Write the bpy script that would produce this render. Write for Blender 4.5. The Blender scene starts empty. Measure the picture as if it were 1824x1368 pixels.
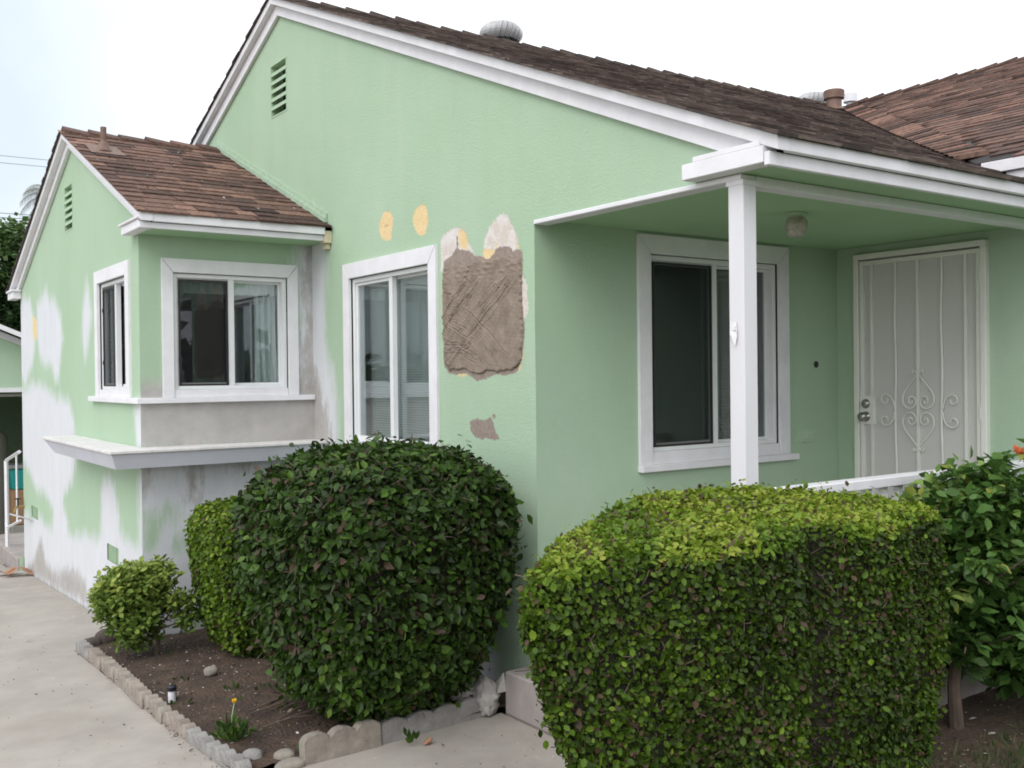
import bpy, bmesh, math, random
import numpy as np
from mathutils import Vector, Matrix
random.seed(7); rng = np.random.default_rng(11)
scene = bpy.context.scene
COL = scene.collection

# ------------------------------------------------------------------ camera
EYE = 1.92
cam_d = bpy.data.cameras.new("camera"); cam = bpy.data.objects.new("camera", cam_d); COL.objects.link(cam)
cam_d.sensor_width = 36.0; cam_d.lens = 35.07; cam_d.clip_end = 2000; cam_d.clip_start = 0.05
Rv = Vector((0.816379, -0.577465, -0.011338)); Fv = Vector((0.577544, 0.816318, -0.008255))
Rv = None
scene.camera = cam
try: scene.cycles.filter_width = 1.85
except Exception: pass
def set_cam(yaw, pit, rol):
    F = Vector((math.sin(yaw)*math.cos(pit), math.cos(yaw)*math.cos(pit), -math.sin(pit)))
    R = Vector((math.cos(yaw), -math.sin(yaw), 0)); U = R.cross(F)
    R2 = R*math.cos(rol)+U*math.sin(rol); U2 = U*math.cos(rol)-R*math.sin(rol)
    M = Matrix((R2, U2, -F)).transposed().to_4x4(); M.translation = Vector((0, 0, EYE))
    cam.matrix_world = M
set_cam(0.615833, 0.00825592, -0.0113394)

# ------------------------------------------------------------------ sky + sun (overcast)
SUN_EL, SUN_AZ = math.radians(44), math.radians(240)     # azimuth of the sun, clockwise from +Y
world = bpy.data.worlds.new("World"); scene.world = world; world.use_nodes = True
wt = world.node_tree; wt.nodes.clear()
wo = wt.nodes.new('ShaderNodeOutputWorld')
sk = wt.nodes.new('ShaderNodeTexSky'); sk.sky_type = 'NISHITA'; sk.sun_disc = False
sk.sun_elevation = SUN_EL; sk.sun_rotation = SUN_AZ; sk.dust_density = 4.0; sk.air_density = 1.0
b1 = wt.nodes.new('ShaderNodeBackground'); b1.inputs[1].default_value = 0.05
wt.links.new(sk.outputs[0], b1.inputs[0])
tc = wt.nodes.new('ShaderNodeTexCoord')
no = wt.nodes.new('ShaderNodeTexNoise'); no.inputs['Scale'].default_value = 2.2; no.inputs['Detail'].default_value = 6
wt.links.new(tc.outputs['Generated'], no.inputs['Vector'])
cr = wt.nodes.new('ShaderNodeValToRGB')
cr.color_ramp.elements[0].position = 0.05; cr.color_ramp.elements[0].color = (0.485, 0.545, 0.59, 1)
cr.color_ramp.elements[1].position = 0.85; cr.color_ramp.elements[1].color = (0.92, 0.94, 0.985, 1)
vm_ = wt.nodes.new('ShaderNodeVectorMath'); vm_.operation = 'MULTIPLY_ADD'; vm_.inputs[1].default_value = (1, 1, 1); vm_.inputs[2].default_value = (0, 0, 0); wt.links.new(tc.outputs['Generated'], vm_.inputs[0])
vd_ = wt.nodes.new('ShaderNodeVectorMath'); vd_.operation = 'DOT_PRODUCT'; vd_.inputs[1].default_value = Vector((-0.22, 0.95, 0.30)).normalized(); wt.links.new(vm_.outputs[0], vd_.inputs[0])   # thinner cloud low in the north-west
mr_ = wt.nodes.new('ShaderNodeMapRange'); mr_.interpolation_type = 'SMOOTHSTEP'; mr_.inputs[1].default_value = 1.0; mr_.inputs[2].default_value = 0.72; mr_.inputs[3].default_value = -0.50; mr_.inputs[4].default_value = 0.42
wt.links.new(vd_.outputs['Value'], mr_.inputs[0])
ma_ = wt.nodes.new('ShaderNodeMath'); ma_.operation = 'ADD'; wt.links.new(no.outputs['Fac'], ma_.inputs[0]); wt.links.new(mr_.outputs[0], ma_.inputs[1]); wt.links.new(ma_.outputs[0], cr.inputs[0])
b2 = wt.nodes.new('ShaderNodeBackground'); b2.inputs[1].default_value = 1.14
wt.links.new(cr.outputs[0], b2.inputs[0])
ad = wt.nodes.new('ShaderNodeMixShader'); ad.inputs[0].default_value = 0.84; wt.links.new(b1.outputs[0], ad.inputs[1]); wt.links.new(b2.outputs[0], ad.inputs[2])   # cloud layer over the clear sky
wt.links.new(ad.outputs[0], wo.inputs[0])
sun_d = bpy.data.lights.new("sun", 'SUN'); sun = bpy.data.objects.new("sun", sun_d); COL.objects.link(sun)
sun_d.energy = 0.75; sun_d.angle = math.radians(40); sun_d.color = (1.0, 0.985, 0.955)
sd = Vector((math.sin(SUN_AZ)*math.cos(SUN_EL), math.cos(SUN_AZ)*math.cos(SUN_EL), math.sin(SUN_EL)))
sun.rotation_euler = sd.to_track_quat('Z', 'Y').to_euler()
vs = scene.view_settings; vs.view_transform = 'Standard'; vs.look = 'None'; vs.gamma = 1; vs.exposure = 0.76
vs.use_curve_mapping = False

# ------------------------------------------------------------------ materials
def mat(name, color, rough=0.6, noise=0.0, nscale=20, bump=0.0, bscale=200, spec=0.5, metal=0.0, color2=None, stretch=(1,1,1), bump_dist=0.004, detail=4, coat=0):
    m = bpy.data.materials.new(name); m.use_nodes = True; nt = m.node_tree; N = nt.nodes; L = nt.links
    p = N['Principled BSDF']; p.inputs['Roughness'].default_value = rough; p.inputs['Metallic'].default_value = metal
    p.inputs['Specular IOR Level'].default_value = spec
    p.inputs['Base Color'].default_value = (*color, 1)
    tc = N.new('ShaderNodeTexCoord'); mp = N.new('ShaderNodeMapping'); mp.inputs['Scale'].default_value = stretch
    L.new(tc.outputs['Object'], mp.inputs[0])
    if noise or color2:
        n = N.new('ShaderNodeTexNoise'); n.inputs['Scale'].default_value = nscale; n.inputs['Detail'].default_value = detail; n.inputs['Roughness'].default_value = 0.65
        L.new(mp.outputs[0], n.inputs['Vector'])
        r = N.new('ShaderNodeValToRGB')
        c2 = color2 or tuple(c*(1-noise) for c in color); c1 = color if color2 else tuple(min(1, c*(1+noise*0.6)) for c in color)
        r.color_ramp.elements[0].position = 0.32; r.color_ramp.elements[0].color = (*c2, 1)
        r.color_ramp.elements[1].position = 0.68; r.color_ramp.elements[1].color = (*c1, 1)
        L.new(n.outputs['Fac'], r.inputs[0]); L.new(r.outputs[0], p.inputs['Base Color'])
    if bump:
        n2 = N.new('ShaderNodeTexNoise'); n2.inputs['Scale'].default_value = bscale; n2.inputs['Detail'].default_value = 3
        L.new(mp.outputs[0], n2.inputs['Vector'])
        b = N.new('ShaderNodeBump'); b.inputs['Strength'].default_value = bump; b.inputs['Distance'].default_value = bump_dist
        L.new(n2.outputs['Fac'], b.inputs['Height']); L.new(b.outputs[0], p.inputs['Normal'])
    return m

M = {}
M['white'] = mat('white_paint', (0.76, 0.75, 0.78), 0.5, noise=0.07, nscale=6, bump=0.25, bscale=60, stretch=(1,1,1))
M['white_vinyl'] = mat('white_vinyl', (0.74, 0.75, 0.76), 0.3, noise=0.04, nscale=6)
M['grey_board'] = mat('grey_primed_board', (0.58, 0.59, 0.66), 0.55, noise=0.07, nscale=2.5, bump=0.2, bscale=90)
M['ledge_top'] = mat('dusty_white_paint', (0.66, 0.64, 0.63), 0.7, noise=0.14, nscale=9)
M['cream'] = mat('cream_dirty_paint', (0.62, 0.55, 0.38), 0.6, noise=0.2, nscale=30)
M['door_white'] = mat('door_cream_paint', (0.78, 0.78, 0.73), 0.4, noise=0.05, nscale=4)
M['door_panel'] = mat('inner_door_white', (0.72, 0.70, 0.68), 0.6, noise=0.08, nscale=3)
M['post_paint'] = mat('post_paint', (0.70, 0.69, 0.72), 0.45, noise=0.05, nscale=5, bump=0.3, bscale=40, stretch=(1,1,0.15))
M['dark'] = mat('shade_black', (0.02, 0.02, 0.022), 0.6)  # darkness put into the colour behind vent slats and on the garage ceiling
M['bronze'] = mat('dark_bronze', (0.035, 0.03, 0.03), 0.4, metal=0.4)
M['steel'] = mat('brushed_steel', (0.42, 0.40, 0.38), 0.3, metal=1.0, noise=0.15, nscale=40)
M['alum'] = mat('aluminium', (0.72, 0.73, 0.75), 0.38, metal=0.75, noise=0.08, nscale=8)
M['plaster_in'] = mat('interior_plaster', (0.30, 0.29, 0.26), 0.8, noise=0.06)
M['deck'] = mat('roof_felt', (0.028, 0.024, 0.023), 0.9, noise=0.3, nscale=30)
M['soffit_green'] = mat('soffit_green', (0.34, 0.52, 0.30), 0.6, noise=0.05, nscale=3, bump=0.3, bscale=150)
M['concrete'] = mat('driveway_concrete', (0.43, 0.395, 0.35), 0.85, bump=0.5, bscale=140, color2=(0.31, 0.28, 0.25), nscale=1.6, detail=9)
M['step_conc'] = mat('step_concrete', (0.40, 0.36, 0.34), 0.9, bump=0.5, bscale=60, color2=(0.27, 0.24, 0.23), nscale=5, detail=8, stretch=(1,1,0.5))
M['edge_conc'] = mat('edging_concrete', (0.36, 0.32, 0.27), 0.95, bump=0.9, bscale=110, color2=(0.20, 0.175, 0.15), nscale=11, detail=8, bump_dist=0.006)
M['edge_pink'] = mat('edging_concrete_pinkish', (0.36, 0.31, 0.265), 0.95, bump=0.9, bscale=110, color2=(0.22, 0.18, 0.155), nscale=12, detail=8, bump_dist=0.006)
M['edge_grey'] = mat('edging_concrete_grey', (0.34, 0.33, 0.31), 0.95, bump=0.9, bscale=110, color2=(0.21, 0.20, 0.19), nscale=12, detail=8, bump_dist=0.006)
M['rock'] = mat('rock_tan', (0.34, 0.31, 0.26), 0.9, bump=0.8, bscale=30, color2=(0.19, 0.17, 0.15), nscale=8, detail=7)
M['rock_dark'] = mat('rock_dark', (0.09, 0.07, 0.06), 0.9, bump=0.8, bscale=30, noise=0.4, nscale=10)
M['soil'] = mat('soil', (0.100, 0.064, 0.043), 0.97, bump=1.0, bscale=45, color2=(0.045, 0.031, 0.024), nscale=6, detail=9, bump_dist=0.02)
M['sack'] = mat('white_woven_sack', (0.42, 0.395, 0.37), 0.6, noise=0.25, nscale=9, bump=0.4, bscale=300)
M['teal'] = mat('teal_plastic', (0.02, 0.30, 0.28), 0.4)
M['carton'] = mat('brown_cardboard', (0.34, 0.20, 0.11), 0.85, noise=0.15, nscale=8)
M['paper'] = mat('brown_curled_card', (0.36, 0.19, 0.11), 0.8, noise=0.3, nscale=12)
M['bark'] = mat('bark', (0.16, 0.12, 0.09), 0.95, bump=0.8, bscale=60, color2=(0.07, 0.05, 0.04), nscale=15, stretch=(1,1,0.3))
M['core'] = mat('dark_foliage_core', (0.030, 0.024, 0.014), 1.0, bump=1.0, bscale=40, color2=(0.012, 0.012, 0.006), nscale=40, bump_dist=0.03)  # near-black shell blocks see-through; the shade among branches is in its colour
M['pipe_brown'] = mat('painted_brown_pipe', (0.17, 0.10, 0.075), 0.6, noise=0.25, nscale=12)
M['wire'] = mat('wire', (0.05, 0.05, 0.055), 0.6)
M['red'] = mat('red_hose', (0.55, 0.05, 0.03), 0.4)
M['yellow'] = mat('yellow_petal', (0.85, 0.55, 0.02), 0.5)
M['orange'] = mat('orange_petal', (0.50, 0.12, 0.03), 0.6, noise=0.4, nscale=60)
M['frost'] = mat('frosted_glass', (0.42, 0.39, 0.33), 0.25, noise=0.3, nscale=25)
M['green_fit'] = mat('green_overpaint', (0.40, 0.545, 0.37), 0.5, noise=0.1, nscale=20)
M['brass'] = mat('dull_brass', (0.35, 0.24, 0.1), 0.4, metal=0.8)
M['lamp_black'] = mat('black_plastic', (0.012, 0.013, 0.02), 0.3)
M['appliance'] = mat('dull_white_enamel', (0.42, 0.40, 0.36), 0.5, noise=0.1)

def glass_mat(name, tint=(1,1,1), refl=1.0):
    m = bpy.data.materials.new(name); m.use_nodes = True; nt = m.node_tree; N = nt.nodes; L = nt.links; N.clear()
    o = N.new('ShaderNodeOutputMaterial'); mx = N.new('ShaderNodeMixShader')
    t = N.new('ShaderNodeBsdfTransparent'); t.inputs[0].default_value = (*tint, 1)
    g = N.new('ShaderNodeBsdfGlossy'); g.inputs['Roughness'].default_value = 0.004; g.inputs['Color'].default_value = (0.95, 0.98, 1, 1)
    f = N.new('ShaderNodeLayerWeight'); f.inputs[0].default_value = 0.5
    pw = N.new('ShaderNodeMath'); pw.operation = 'POWER'; pw.inputs[1].default_value = 4.0; L.new(f.outputs['Facing'], pw.inputs[0])
    mu = N.new('ShaderNodeMath'); mu.operation = 'MULTIPLY_ADD'; mu.inputs[1].default_value = 1.0*refl; mu.inputs[2].default_value = 0.10*refl; mu.use_clamp = True
    L.new(pw.outputs[0], mu.inputs[0]); L.new(mu.outputs[0], mx.inputs[0]); L.new(t.outputs[0], mx.inputs[1]); L.new(g.outputs[0], mx.inputs[2]); L.new(mx.outputs[0], o.inputs[0])
    return m
M['glass'] = glass_mat('window_glass', (0.90, 0.94, 0.93))
def screen_mat(name, op, col):
    m = bpy.data.materials.new(name); m.use_nodes = True; nt = m.node_tree; N = nt.nodes; L = nt.links; N.clear()
    o = N.new('ShaderNodeOutputMaterial'); mx = N.new('ShaderNodeMixShader'); mx.inputs[0].default_value = op
    t = N.new('ShaderNodeBsdfTransparent'); d = N.new('ShaderNodeBsdfDiffuse'); d.inputs[0].default_value = (*col, 1)
    L.new(t.outputs[0], mx.inputs[1]); L.new(d.outputs[0], mx.inputs[2]); L.new(mx.outputs[0], o.inputs[0])
    return m
M['screen'] = screen_mat('insect_screen', 0.5, (0.022, 0.024, 0.026))
M['mesh_white'] = screen_mat('perforated_screen', 0.80, (0.70, 0.70, 0.67))
M['curtain'] = screen_mat('sheer_curtain', 0.88, (0.58, 0.62, 0.61))
M['blind'] = mat('blind_slat', (0.80, 0.84, 0.84), 0.6)

def attr_mat(name, ramp, rough=0.5, transl=0.0, spec=0.4, bump=0, bscale=150, noise=0.0, nscale=60, bump_dist=0.003):
    """colour from the 'tint' attribute (one value per leaf / shingle; hedge tint also carries painted light)"""
    m = bpy.data.materials.new(name); m.use_nodes = True; nt = m.node_tree; N = nt.nodes; L = nt.links
    p = N['Principled BSDF']; p.inputs['Roughness'].default_value = rough; p.inputs['Specular IOR Level'].default_value = spec
    a = N.new('ShaderNodeAttribute'); a.attribute_name = 'tint'
    r = N.new('ShaderNodeValToRGB'); e = r.color_ramp.elements
    e[0].position, e[0].color = ramp[0][0], (*ramp[0][1], 1); e[1].position, e[1].color = ramp[-1][0], (*ramp[-1][1], 1)
    for pos, c in ramp[1:-1]:
        q = e.new(pos); q.color = (*c, 1)
    L.new(a.outputs['Fac'], r.inputs[0]); src = r.outputs[0]
    tc = N.new('ShaderNodeTexCoord')
    if noise:
        n = N.new('ShaderNodeTexNoise'); n.inputs['Scale'].default_value = nscale; n.inputs['Detail'].default_value = 5
        L.new(tc.outputs['Object'], n.inputs['Vector'])
        mr = N.new('ShaderNodeMapRange'); mr.inputs[1].default_value = 0.3; mr.inputs[2].default_value = 0.7; mr.inputs[3].default_value = 1-noise; mr.inputs[4].default_value = 1+noise
        L.new(n.outputs['Fac'], mr.inputs[0])
        mm = N.new('ShaderNodeVectorMath'); mm.operation = 'SCALE'; L.new(src, mm.inputs[0]); L.new(mr.outputs[0], mm.inputs['Scale']); src = mm.outputs[0]
    L.new(src, p.inputs['Base Color'])
    if bump:
        n2 = N.new('ShaderNodeTexNoise'); n2.inputs['Scale'].default_value = bscale; L.new(tc.outputs['Object'], n2.inputs['Vector'])
        b = N.new('ShaderNodeBump'); b.inputs['Strength'].default_value = bump; b.inputs['Distance'].default_value = bump_dist
        L.new(n2.outputs['Fac'], b.inputs['Height']); L.new(b.outputs[0], p.inputs['Normal'])
    if transl:
        o = N['Material Output']; tr = N.new('ShaderNodeBsdfTranslucent'); L.new(src, tr.inputs[0])
        mx = N.new('ShaderNodeMixShader'); mx.inputs[0].default_value = transl
        L.new(p.outputs[0], mx.inputs[1]); L.new(tr.outputs[0], mx.inputs[2]); L.new(mx.outputs[0], o.inputs[0])
    return m
M['leaf_bush'] = attr_mat('bush_leaf', [(0,(0.010,0.018,0.005)),(0.35,(0.023,0.048,0.007)),(0.7,(0.054,0.118,0.014)),(0.86,(0.115,0.185,0.028)),(0.9,(0.050,0.036,0.022)),(1,(0.10,0.066,0.042))], 0.44, 0.22, 0.26)
M['leaf_hedge'] = attr_mat('hedge_leaf', [(0,(0.011,0.015,0.005)),(0.3,(0.030,0.055,0.006)),(0.6,(0.080,0.150,0.010)),(0.8,(0.170,0.255,0.020)),(0.9,(0.29,0.33,0.048)),(0.93,(0.07,0.048,0.028)),(1,(0.12,0.075,0.045))], 0.50, 0.25, 0.26)
M['leaf_camellia'] = attr_mat('camellia_leaf', [(0,(0.016,0.034,0.010)),(0.4,(0.040,0.090,0.018)),(0.8,(0.10,0.20,0.045)),(0.93,(0.20,0.30,0.07)),(1,(0.26,0.28,0.06))], 0.40, 0.25, 0.26)
M['leaf_shrub'] = attr_mat('shrub_leaf', [(0,(0.025,0.045,0.012)),(0.4,(0.06,0.12,0.025)),(0.75,(0.16,0.24,0.045)),(1,(0.33,0.40,0.09))], 0.53, 0.25, 0.26)
M['leaf_tree'] = attr_mat('tree_leaf', [(0,(0.02,0.045,0.016)),(0.5,(0.05,0.10,0.03)),(1,(0.12,0.19,0.06))], 0.5, 0.2, 0.3)
M['palm'] = attr_mat('palm_leaf', [(0,(0.09,0.10,0.07)),(1,(0.22,0.22,0.16))], 0.6, 0.2, 0.3)
M['grass'] = attr_mat('grass_blade', [(0,(0.03,0.055,0.015)),(0.7,(0.07,0.12,0.03)),(1,(0.16,0.15,0.07))], 0.6, 0.3, 0.3)
M['litter'] = attr_mat('litter_flake', [(0,(0.035,0.022,0.015)),(0.45,(0.16,0.11,0.07)),(0.7,(0.34,0.30,0.24)),(1,(0.70,0.68,0.64))], 0.8)
SH_RAMP = [(0,(0.040,0.028,0.024)),(0.3,(0.105,0.064,0.052)),(0.7,(0.185,0.110,0.084)),(1,(0.250,0.150,0.115))]
M['shingle'] = attr_mat('asphalt_shingle_brown', SH_RAMP, 0.92, 0, 0.25, bump=0.6, bscale=320, noise=0.34, nscale=26)
M['shingle_grey'] = attr_mat('asphalt_shingle_grey_brown', [(0,(0.040,0.033,0.030)),(0.35,(0.090,0.070,0.062)),(0.7,(0.150,0.115,0.100)),(1,(0.220,0.170,0.145))], 0.92, 0, 0.25, bump=0.6, bscale=320, noise=0.4, nscale=14)

# stucco: patches come from signed-distance attributes stored on the wall grid
def stucco_mat():
    m = bpy.data.materials.new('green_stucco'); m.use_nodes = True; nt = m.node_tree; N = nt.nodes; L = nt.links
    p = N['Principled BSDF']; p.inputs['Roughness'].default_value = 0.82; p.inputs['Specular IOR Level'].default_value = 0.25
    geo = N.new('ShaderNodeNewGeometry'); pos = geo.outputs['Position']
    def noise(scale, detail=3, st=(1,1,1), rough=0.6):
        mp = N.new('ShaderNodeMapping'); mp.inputs['Scale'].default_value = st; L.new(pos, mp.inputs[0])
        n = N.new('ShaderNodeTexNoise'); n.inputs['Scale'].default_value = scale; n.inputs['Detail'].default_value = detail; n.inputs['Roughness'].default_value = rough
        L.new(mp.outputs[0], n.inputs['Vector']); return n.outputs['Fac']
    def math_(op, a, b):
        n = N.new('ShaderNodeMath'); n.operation = op
        for i, v in enumerate((a, b)):
            if isinstance(v, (int, float)): n.inputs[i].default_value = v
            else: L.new(v, n.inputs[i])
        return n.outputs[0]
    def mix(f, a, b):
        n = N.new('ShaderNodeMix'); n.data_type = 'RGBA'
        if isinstance(f, (int, float)): n.inputs[0].default_value = f
        else: L.new(f, n.inputs[0])
        for i, v in ((6, a), (7, b)):
            if isinstance(v, tuple): n.inputs[i].default_value = (*v, 1)
            else: L.new(v, n.inputs[i])
        return n.outputs[2]
    def ramp(v, lo, hi, a, b):
        r = N.new('ShaderNodeMapRange'); r.inputs[1].default_value = lo; r.inputs[2].default_value = hi; r.inputs[3].default_value = a; r.inputs[4].default_value = b
        L.new(v, r.inputs[0]); return r.outputs[0]
    fine = noise(38, 6, (1,1,1), 0.75); brush = math_('ADD', math_('MULTIPLY', noise(9, 6, (1,1,0.22), 0.75), 0.72), math_('MULTIPLY', noise(60, 4, (1,1,0.10), 0.8), 0.28)); big = noise(1.1, 4, (1,1,0.6)); edge = noise(22, 5, (1,1,0.3), 0.7)
    green = mix(ramp(big, 0.3, 0.7, 0, 1), (0.382, 0.525, 0.368), (0.430, 0.562, 0.418))
    dirt = noise(5, 7, (1,1,0.12), 0.7); spot = noise(55, 2, (1,1,1), 0.5)
    green = mix(ramp(dirt, 0.5, 0.78, 0, 0.25), green, (0.37, 0.44, 0.33))
    green = mix(ramp(spot, 0.74, 0.80, 0, 0.5), green, (0.22, 0.25, 0.19)); green = mix(ramp(noise(2.3, 6, (1,1,0.35), 0.65), 0.55, 0.8, 0, 0.4), green, (0.47, 0.55, 0.47))
    col = green
    def mask(name, nz, amp, soft):
        a = N.new('ShaderNodeAttribute'); a.attribute_name = name
        v = math_('ADD', a.outputs['Fac'], math_('MULTIPLY', math_('SUBTRACT', nz, 0.5), amp))
        return ramp(v, -soft, soft, 1, 0)
    prim = mix(ramp(brush, 0.3, 0.7, 0, 1), (0.60, 0.615, 0.645), (0.72, 0.735, 0.77))
    col = mix(mask('primer', brush, 0.60, 0.07), col, prim)
    cem = mix(ramp(noise(7, 6), 0.3, 0.7, 0, 1), (0.38, 0.365, 0.35), (0.48, 0.46, 0.44))
    col = mix(mask('cement', edge, 0.40, 0.06), col, cem)
    crm = mix(ramp(noise(16, 5), 0.4, 0.6, 0, 1), (0.62, 0.56, 0.50), (0.72, 0.68, 0.66))
    mcream = mask('cream', fine, 0.09, 0.004); col = mix(mcream, col, crm)
    myel = mask('yellow', fine, 0.08, 0.004); col = mix(myel, col, mix(ramp(fine, 0.35, 0.65, 0, 1), (0.74, 0.52, 0.26), (0.80, 0.66, 0.40)))
    mbr = mask('brown', fine, 0.05, 0.003)
    col = mix(mbr, col, mix(ramp(noise(30, 6), 0.3, 0.7, 0, 1), (0.24, 0.19, 0.16), (0.36, 0.30, 0.26)))
    L.new(col, p.inputs['Base Color'])
    # stucco relief, dips where paint was ground off
    v = N.new('ShaderNodeTexVoronoi'); v.inputs['Scale'].default_value = 75; L.new(pos, v.inputs['Vector'])
    h = math_('ADD', math_('MULTIPLY', noise(160, 3, (1,1,1), 0.8), 1.3), math_('MULTIPLY', v.outputs['Distance'], 0.5))
    h = math_('ADD', h, math_('MULTIPLY', noise(14, 4), 0.5))
    h = math_('SUBTRACT', h, math_('MULTIPLY', math_('ADD', mcream, myel), 0.5))
    b = N.new('ShaderNodeBump'); b.inputs['Strength'].default_value = 0.55; b.inputs['Distance'].default_value = 0.005
    L.new(h, b.inputs['Height']); L.new(b.outputs[0], p.inputs['Normal'])
    return m
M['stucco'] = stucco_mat()

# ------------------------------------------------------------------ helpers
def tag(o, label=None, cat=None, group=None, kind=None):
    if label: o['label'] = label
    if cat: o['category'] = cat
    if group: o['group'] = group
    if kind: o['kind'] = kind
    return o
def thing(name, loc, label, cat, group=None):
    o = bpy.data.objects.new(name, None); COL.objects.link(o); o.location = loc; o.empty_display_size = 0.1
    return tag(o, label, cat, group)
def attach(o, parent):
    o.parent = parent
    if parent.type == 'EMPTY': o.matrix_parent_inverse = Matrix.Translation(-parent.location)
class MB:
    def __init__(s): s.v = []; s.f = []; s.mi = []; s.m = 0
    def add(s, vs, fs):
        k = len(s.v); s.v += [tuple(v) for v in vs]
        for f in fs: s.f.append(tuple(i+k for i in f)); s.mi.append(s.m)
        return s
    def box(s, x0, x1, y0, y1, z0, z1):
        if x0 > x1: x0, x1 = x1, x0
        if y0 > y1: y0, y1 = y1, y0
        if z0 > z1: z0, z1 = z1, z0
        return s.add([(x0,y0,z0),(x1,y0,z0),(x1,y1,z0),(x0,y1,z0),(x0,y0,z1),(x1,y0,z1),(x1,y1,z1),(x0,y1,z1)],
            [(0,3,2,1),(4,5,6,7),(0,1,5,4),(1,2,6,5),(2,3,7,6),(3,0,4,7)])
    def hexa(s, a, b):   # two quads a (4 pts) and b (4 pts)
        return s.add(list(a)+list(b), [(3,2,1,0),(4,5,6,7),(0,1,5,4),(1,2,6,5),(2,3,7,6),(3,0,4,7)])
    def prism(s, poly, vec):
        n = len(poly); a = [Vector(p) for p in poly]; b = [p+Vector(vec) for p in a]
        return s.add(a+b, [tuple(range(n-1,-1,-1)), tuple(range(n, 2*n))]+[(i,(i+1)%n,(i+1)%n+n,i+n) for i in range(n)])
    def tube(s, pts, r, n=8, cap=True):
        pts = [Vector(p) for p in pts]; rs = r if isinstance(r, (list, tuple)) else [r]*len(pts); vs = []; fs = []
        up = Vector((0,0,1)); prev = None
        for i, p in enumerate(pts):
            d = (pts[min(i+1, len(pts)-1)]-pts[max(i-1, 0)]).normalized()
            if prev is None:
                a = d.cross(up if abs(d.z) < 0.9 else Vector((1,0,0))).normalized()
            else: a = (prev-d*prev.dot(d)).normalized()
            prev = a; b = d.cross(a)
            for k in range(n):
                t = 2*math.pi*k/n; vs.append(p+(a*math.cos(t)+b*math.sin(t))*rs[i])
        for i in range(len(pts)-1):
            for k in range(n): fs.append((i*n+k, i*n+(k+1)%n, (i+1)*n+(k+1)%n, (i+1)*n+k))
        if cap: fs += [tuple(range(n-1,-1,-1)), tuple(range((len(pts)-1)*n, len(pts)*n))]
        return s.add(vs, fs)
    def lathe(s, c, prof, n=20, axis='Z'):
        vs = []; fs = []
        for (r, z) in prof:
            for k in range(n):
                t = 2*math.pi*k/n; x, y = r*math.cos(t), r*math.sin(t)
                q = (x,y,z) if axis == 'Z' else ((z,x,y) if axis == 'X' else (x,z,y))
                vs.append((c[0]+q[0], c[1]+q[1], c[2]+q[2]))
        for i in range(len(prof)-1):
            for k in range(n): fs.append((i*n+k, i*n+(k+1)%n, (i+1)*n+(k+1)%n, (i+1)*n+k))
        fs += [tuple(range(n-1,-1,-1)), tuple(range((len(prof)-1)*n, len(prof)*n))]
        return s.add(vs, fs)
    def mesh(s, name, mats, smooth=False, bevel=0):
        me = bpy.data.meshes.new(name); me.from_pydata(s.v, [], s.f)
        for m in (mats if isinstance(mats, (list, tuple)) else [mats]): me.materials.append(m)
        bm = bmesh.new(); bm.from_mesh(me)
        for f, mi in zip(bm.faces, s.mi): f.material_index = mi
        bmesh.ops.recalc_face_normals(bm, faces=bm.faces)
        if bevel: bmesh.ops.bevel(bm, geom=bm.edges[:], offset=bevel, segments=1, affect='EDGES', clamp_overlap=True)
        for f in bm.faces: f.smooth = smooth
        bm.to_mesh(me); bm.free(); return me
    def obj(s, name, mats, parent=None, smooth=False, bevel=0):
        o = bpy.data.objects.new(name, s.mesh(name, mats, smooth, bevel)); COL.objects.link(o)
        if parent is not None: attach(o, parent)
        return o
def link(name, me, parent=None, mw=None):
    o = bpy.data.objects.new(name, me); COL.objects.link(o)
    if parent is not None: attach(o, parent)
    if mw is not None: o.matrix_basis = mw
    return o
def frame_m(p, x, y, z):
    m = Matrix((x, y, z)).transposed().to_4x4(); m.translation = Vector(p); return m
def smooth_angle(o, a=40):
    for f in o.data.polygons: f.use_smooth = True
    o.data.set_sharp_from_angle(angle=math.radians(a))
def G(y): return -0.047*max(0.0, min(y, 20.0)-6.6)     # the ground falls gently towards the back
def snoise(P, f, seed=0):
    P = np.asarray(P)*f; r = np.random.default_rng(seed); out = 0
    for k in range(5):
        w = r.normal(size=3); out = out+np.sin(P@w*(1+0.6*k)+r.uniform(0, 6.28))
    return out/5.0

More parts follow.
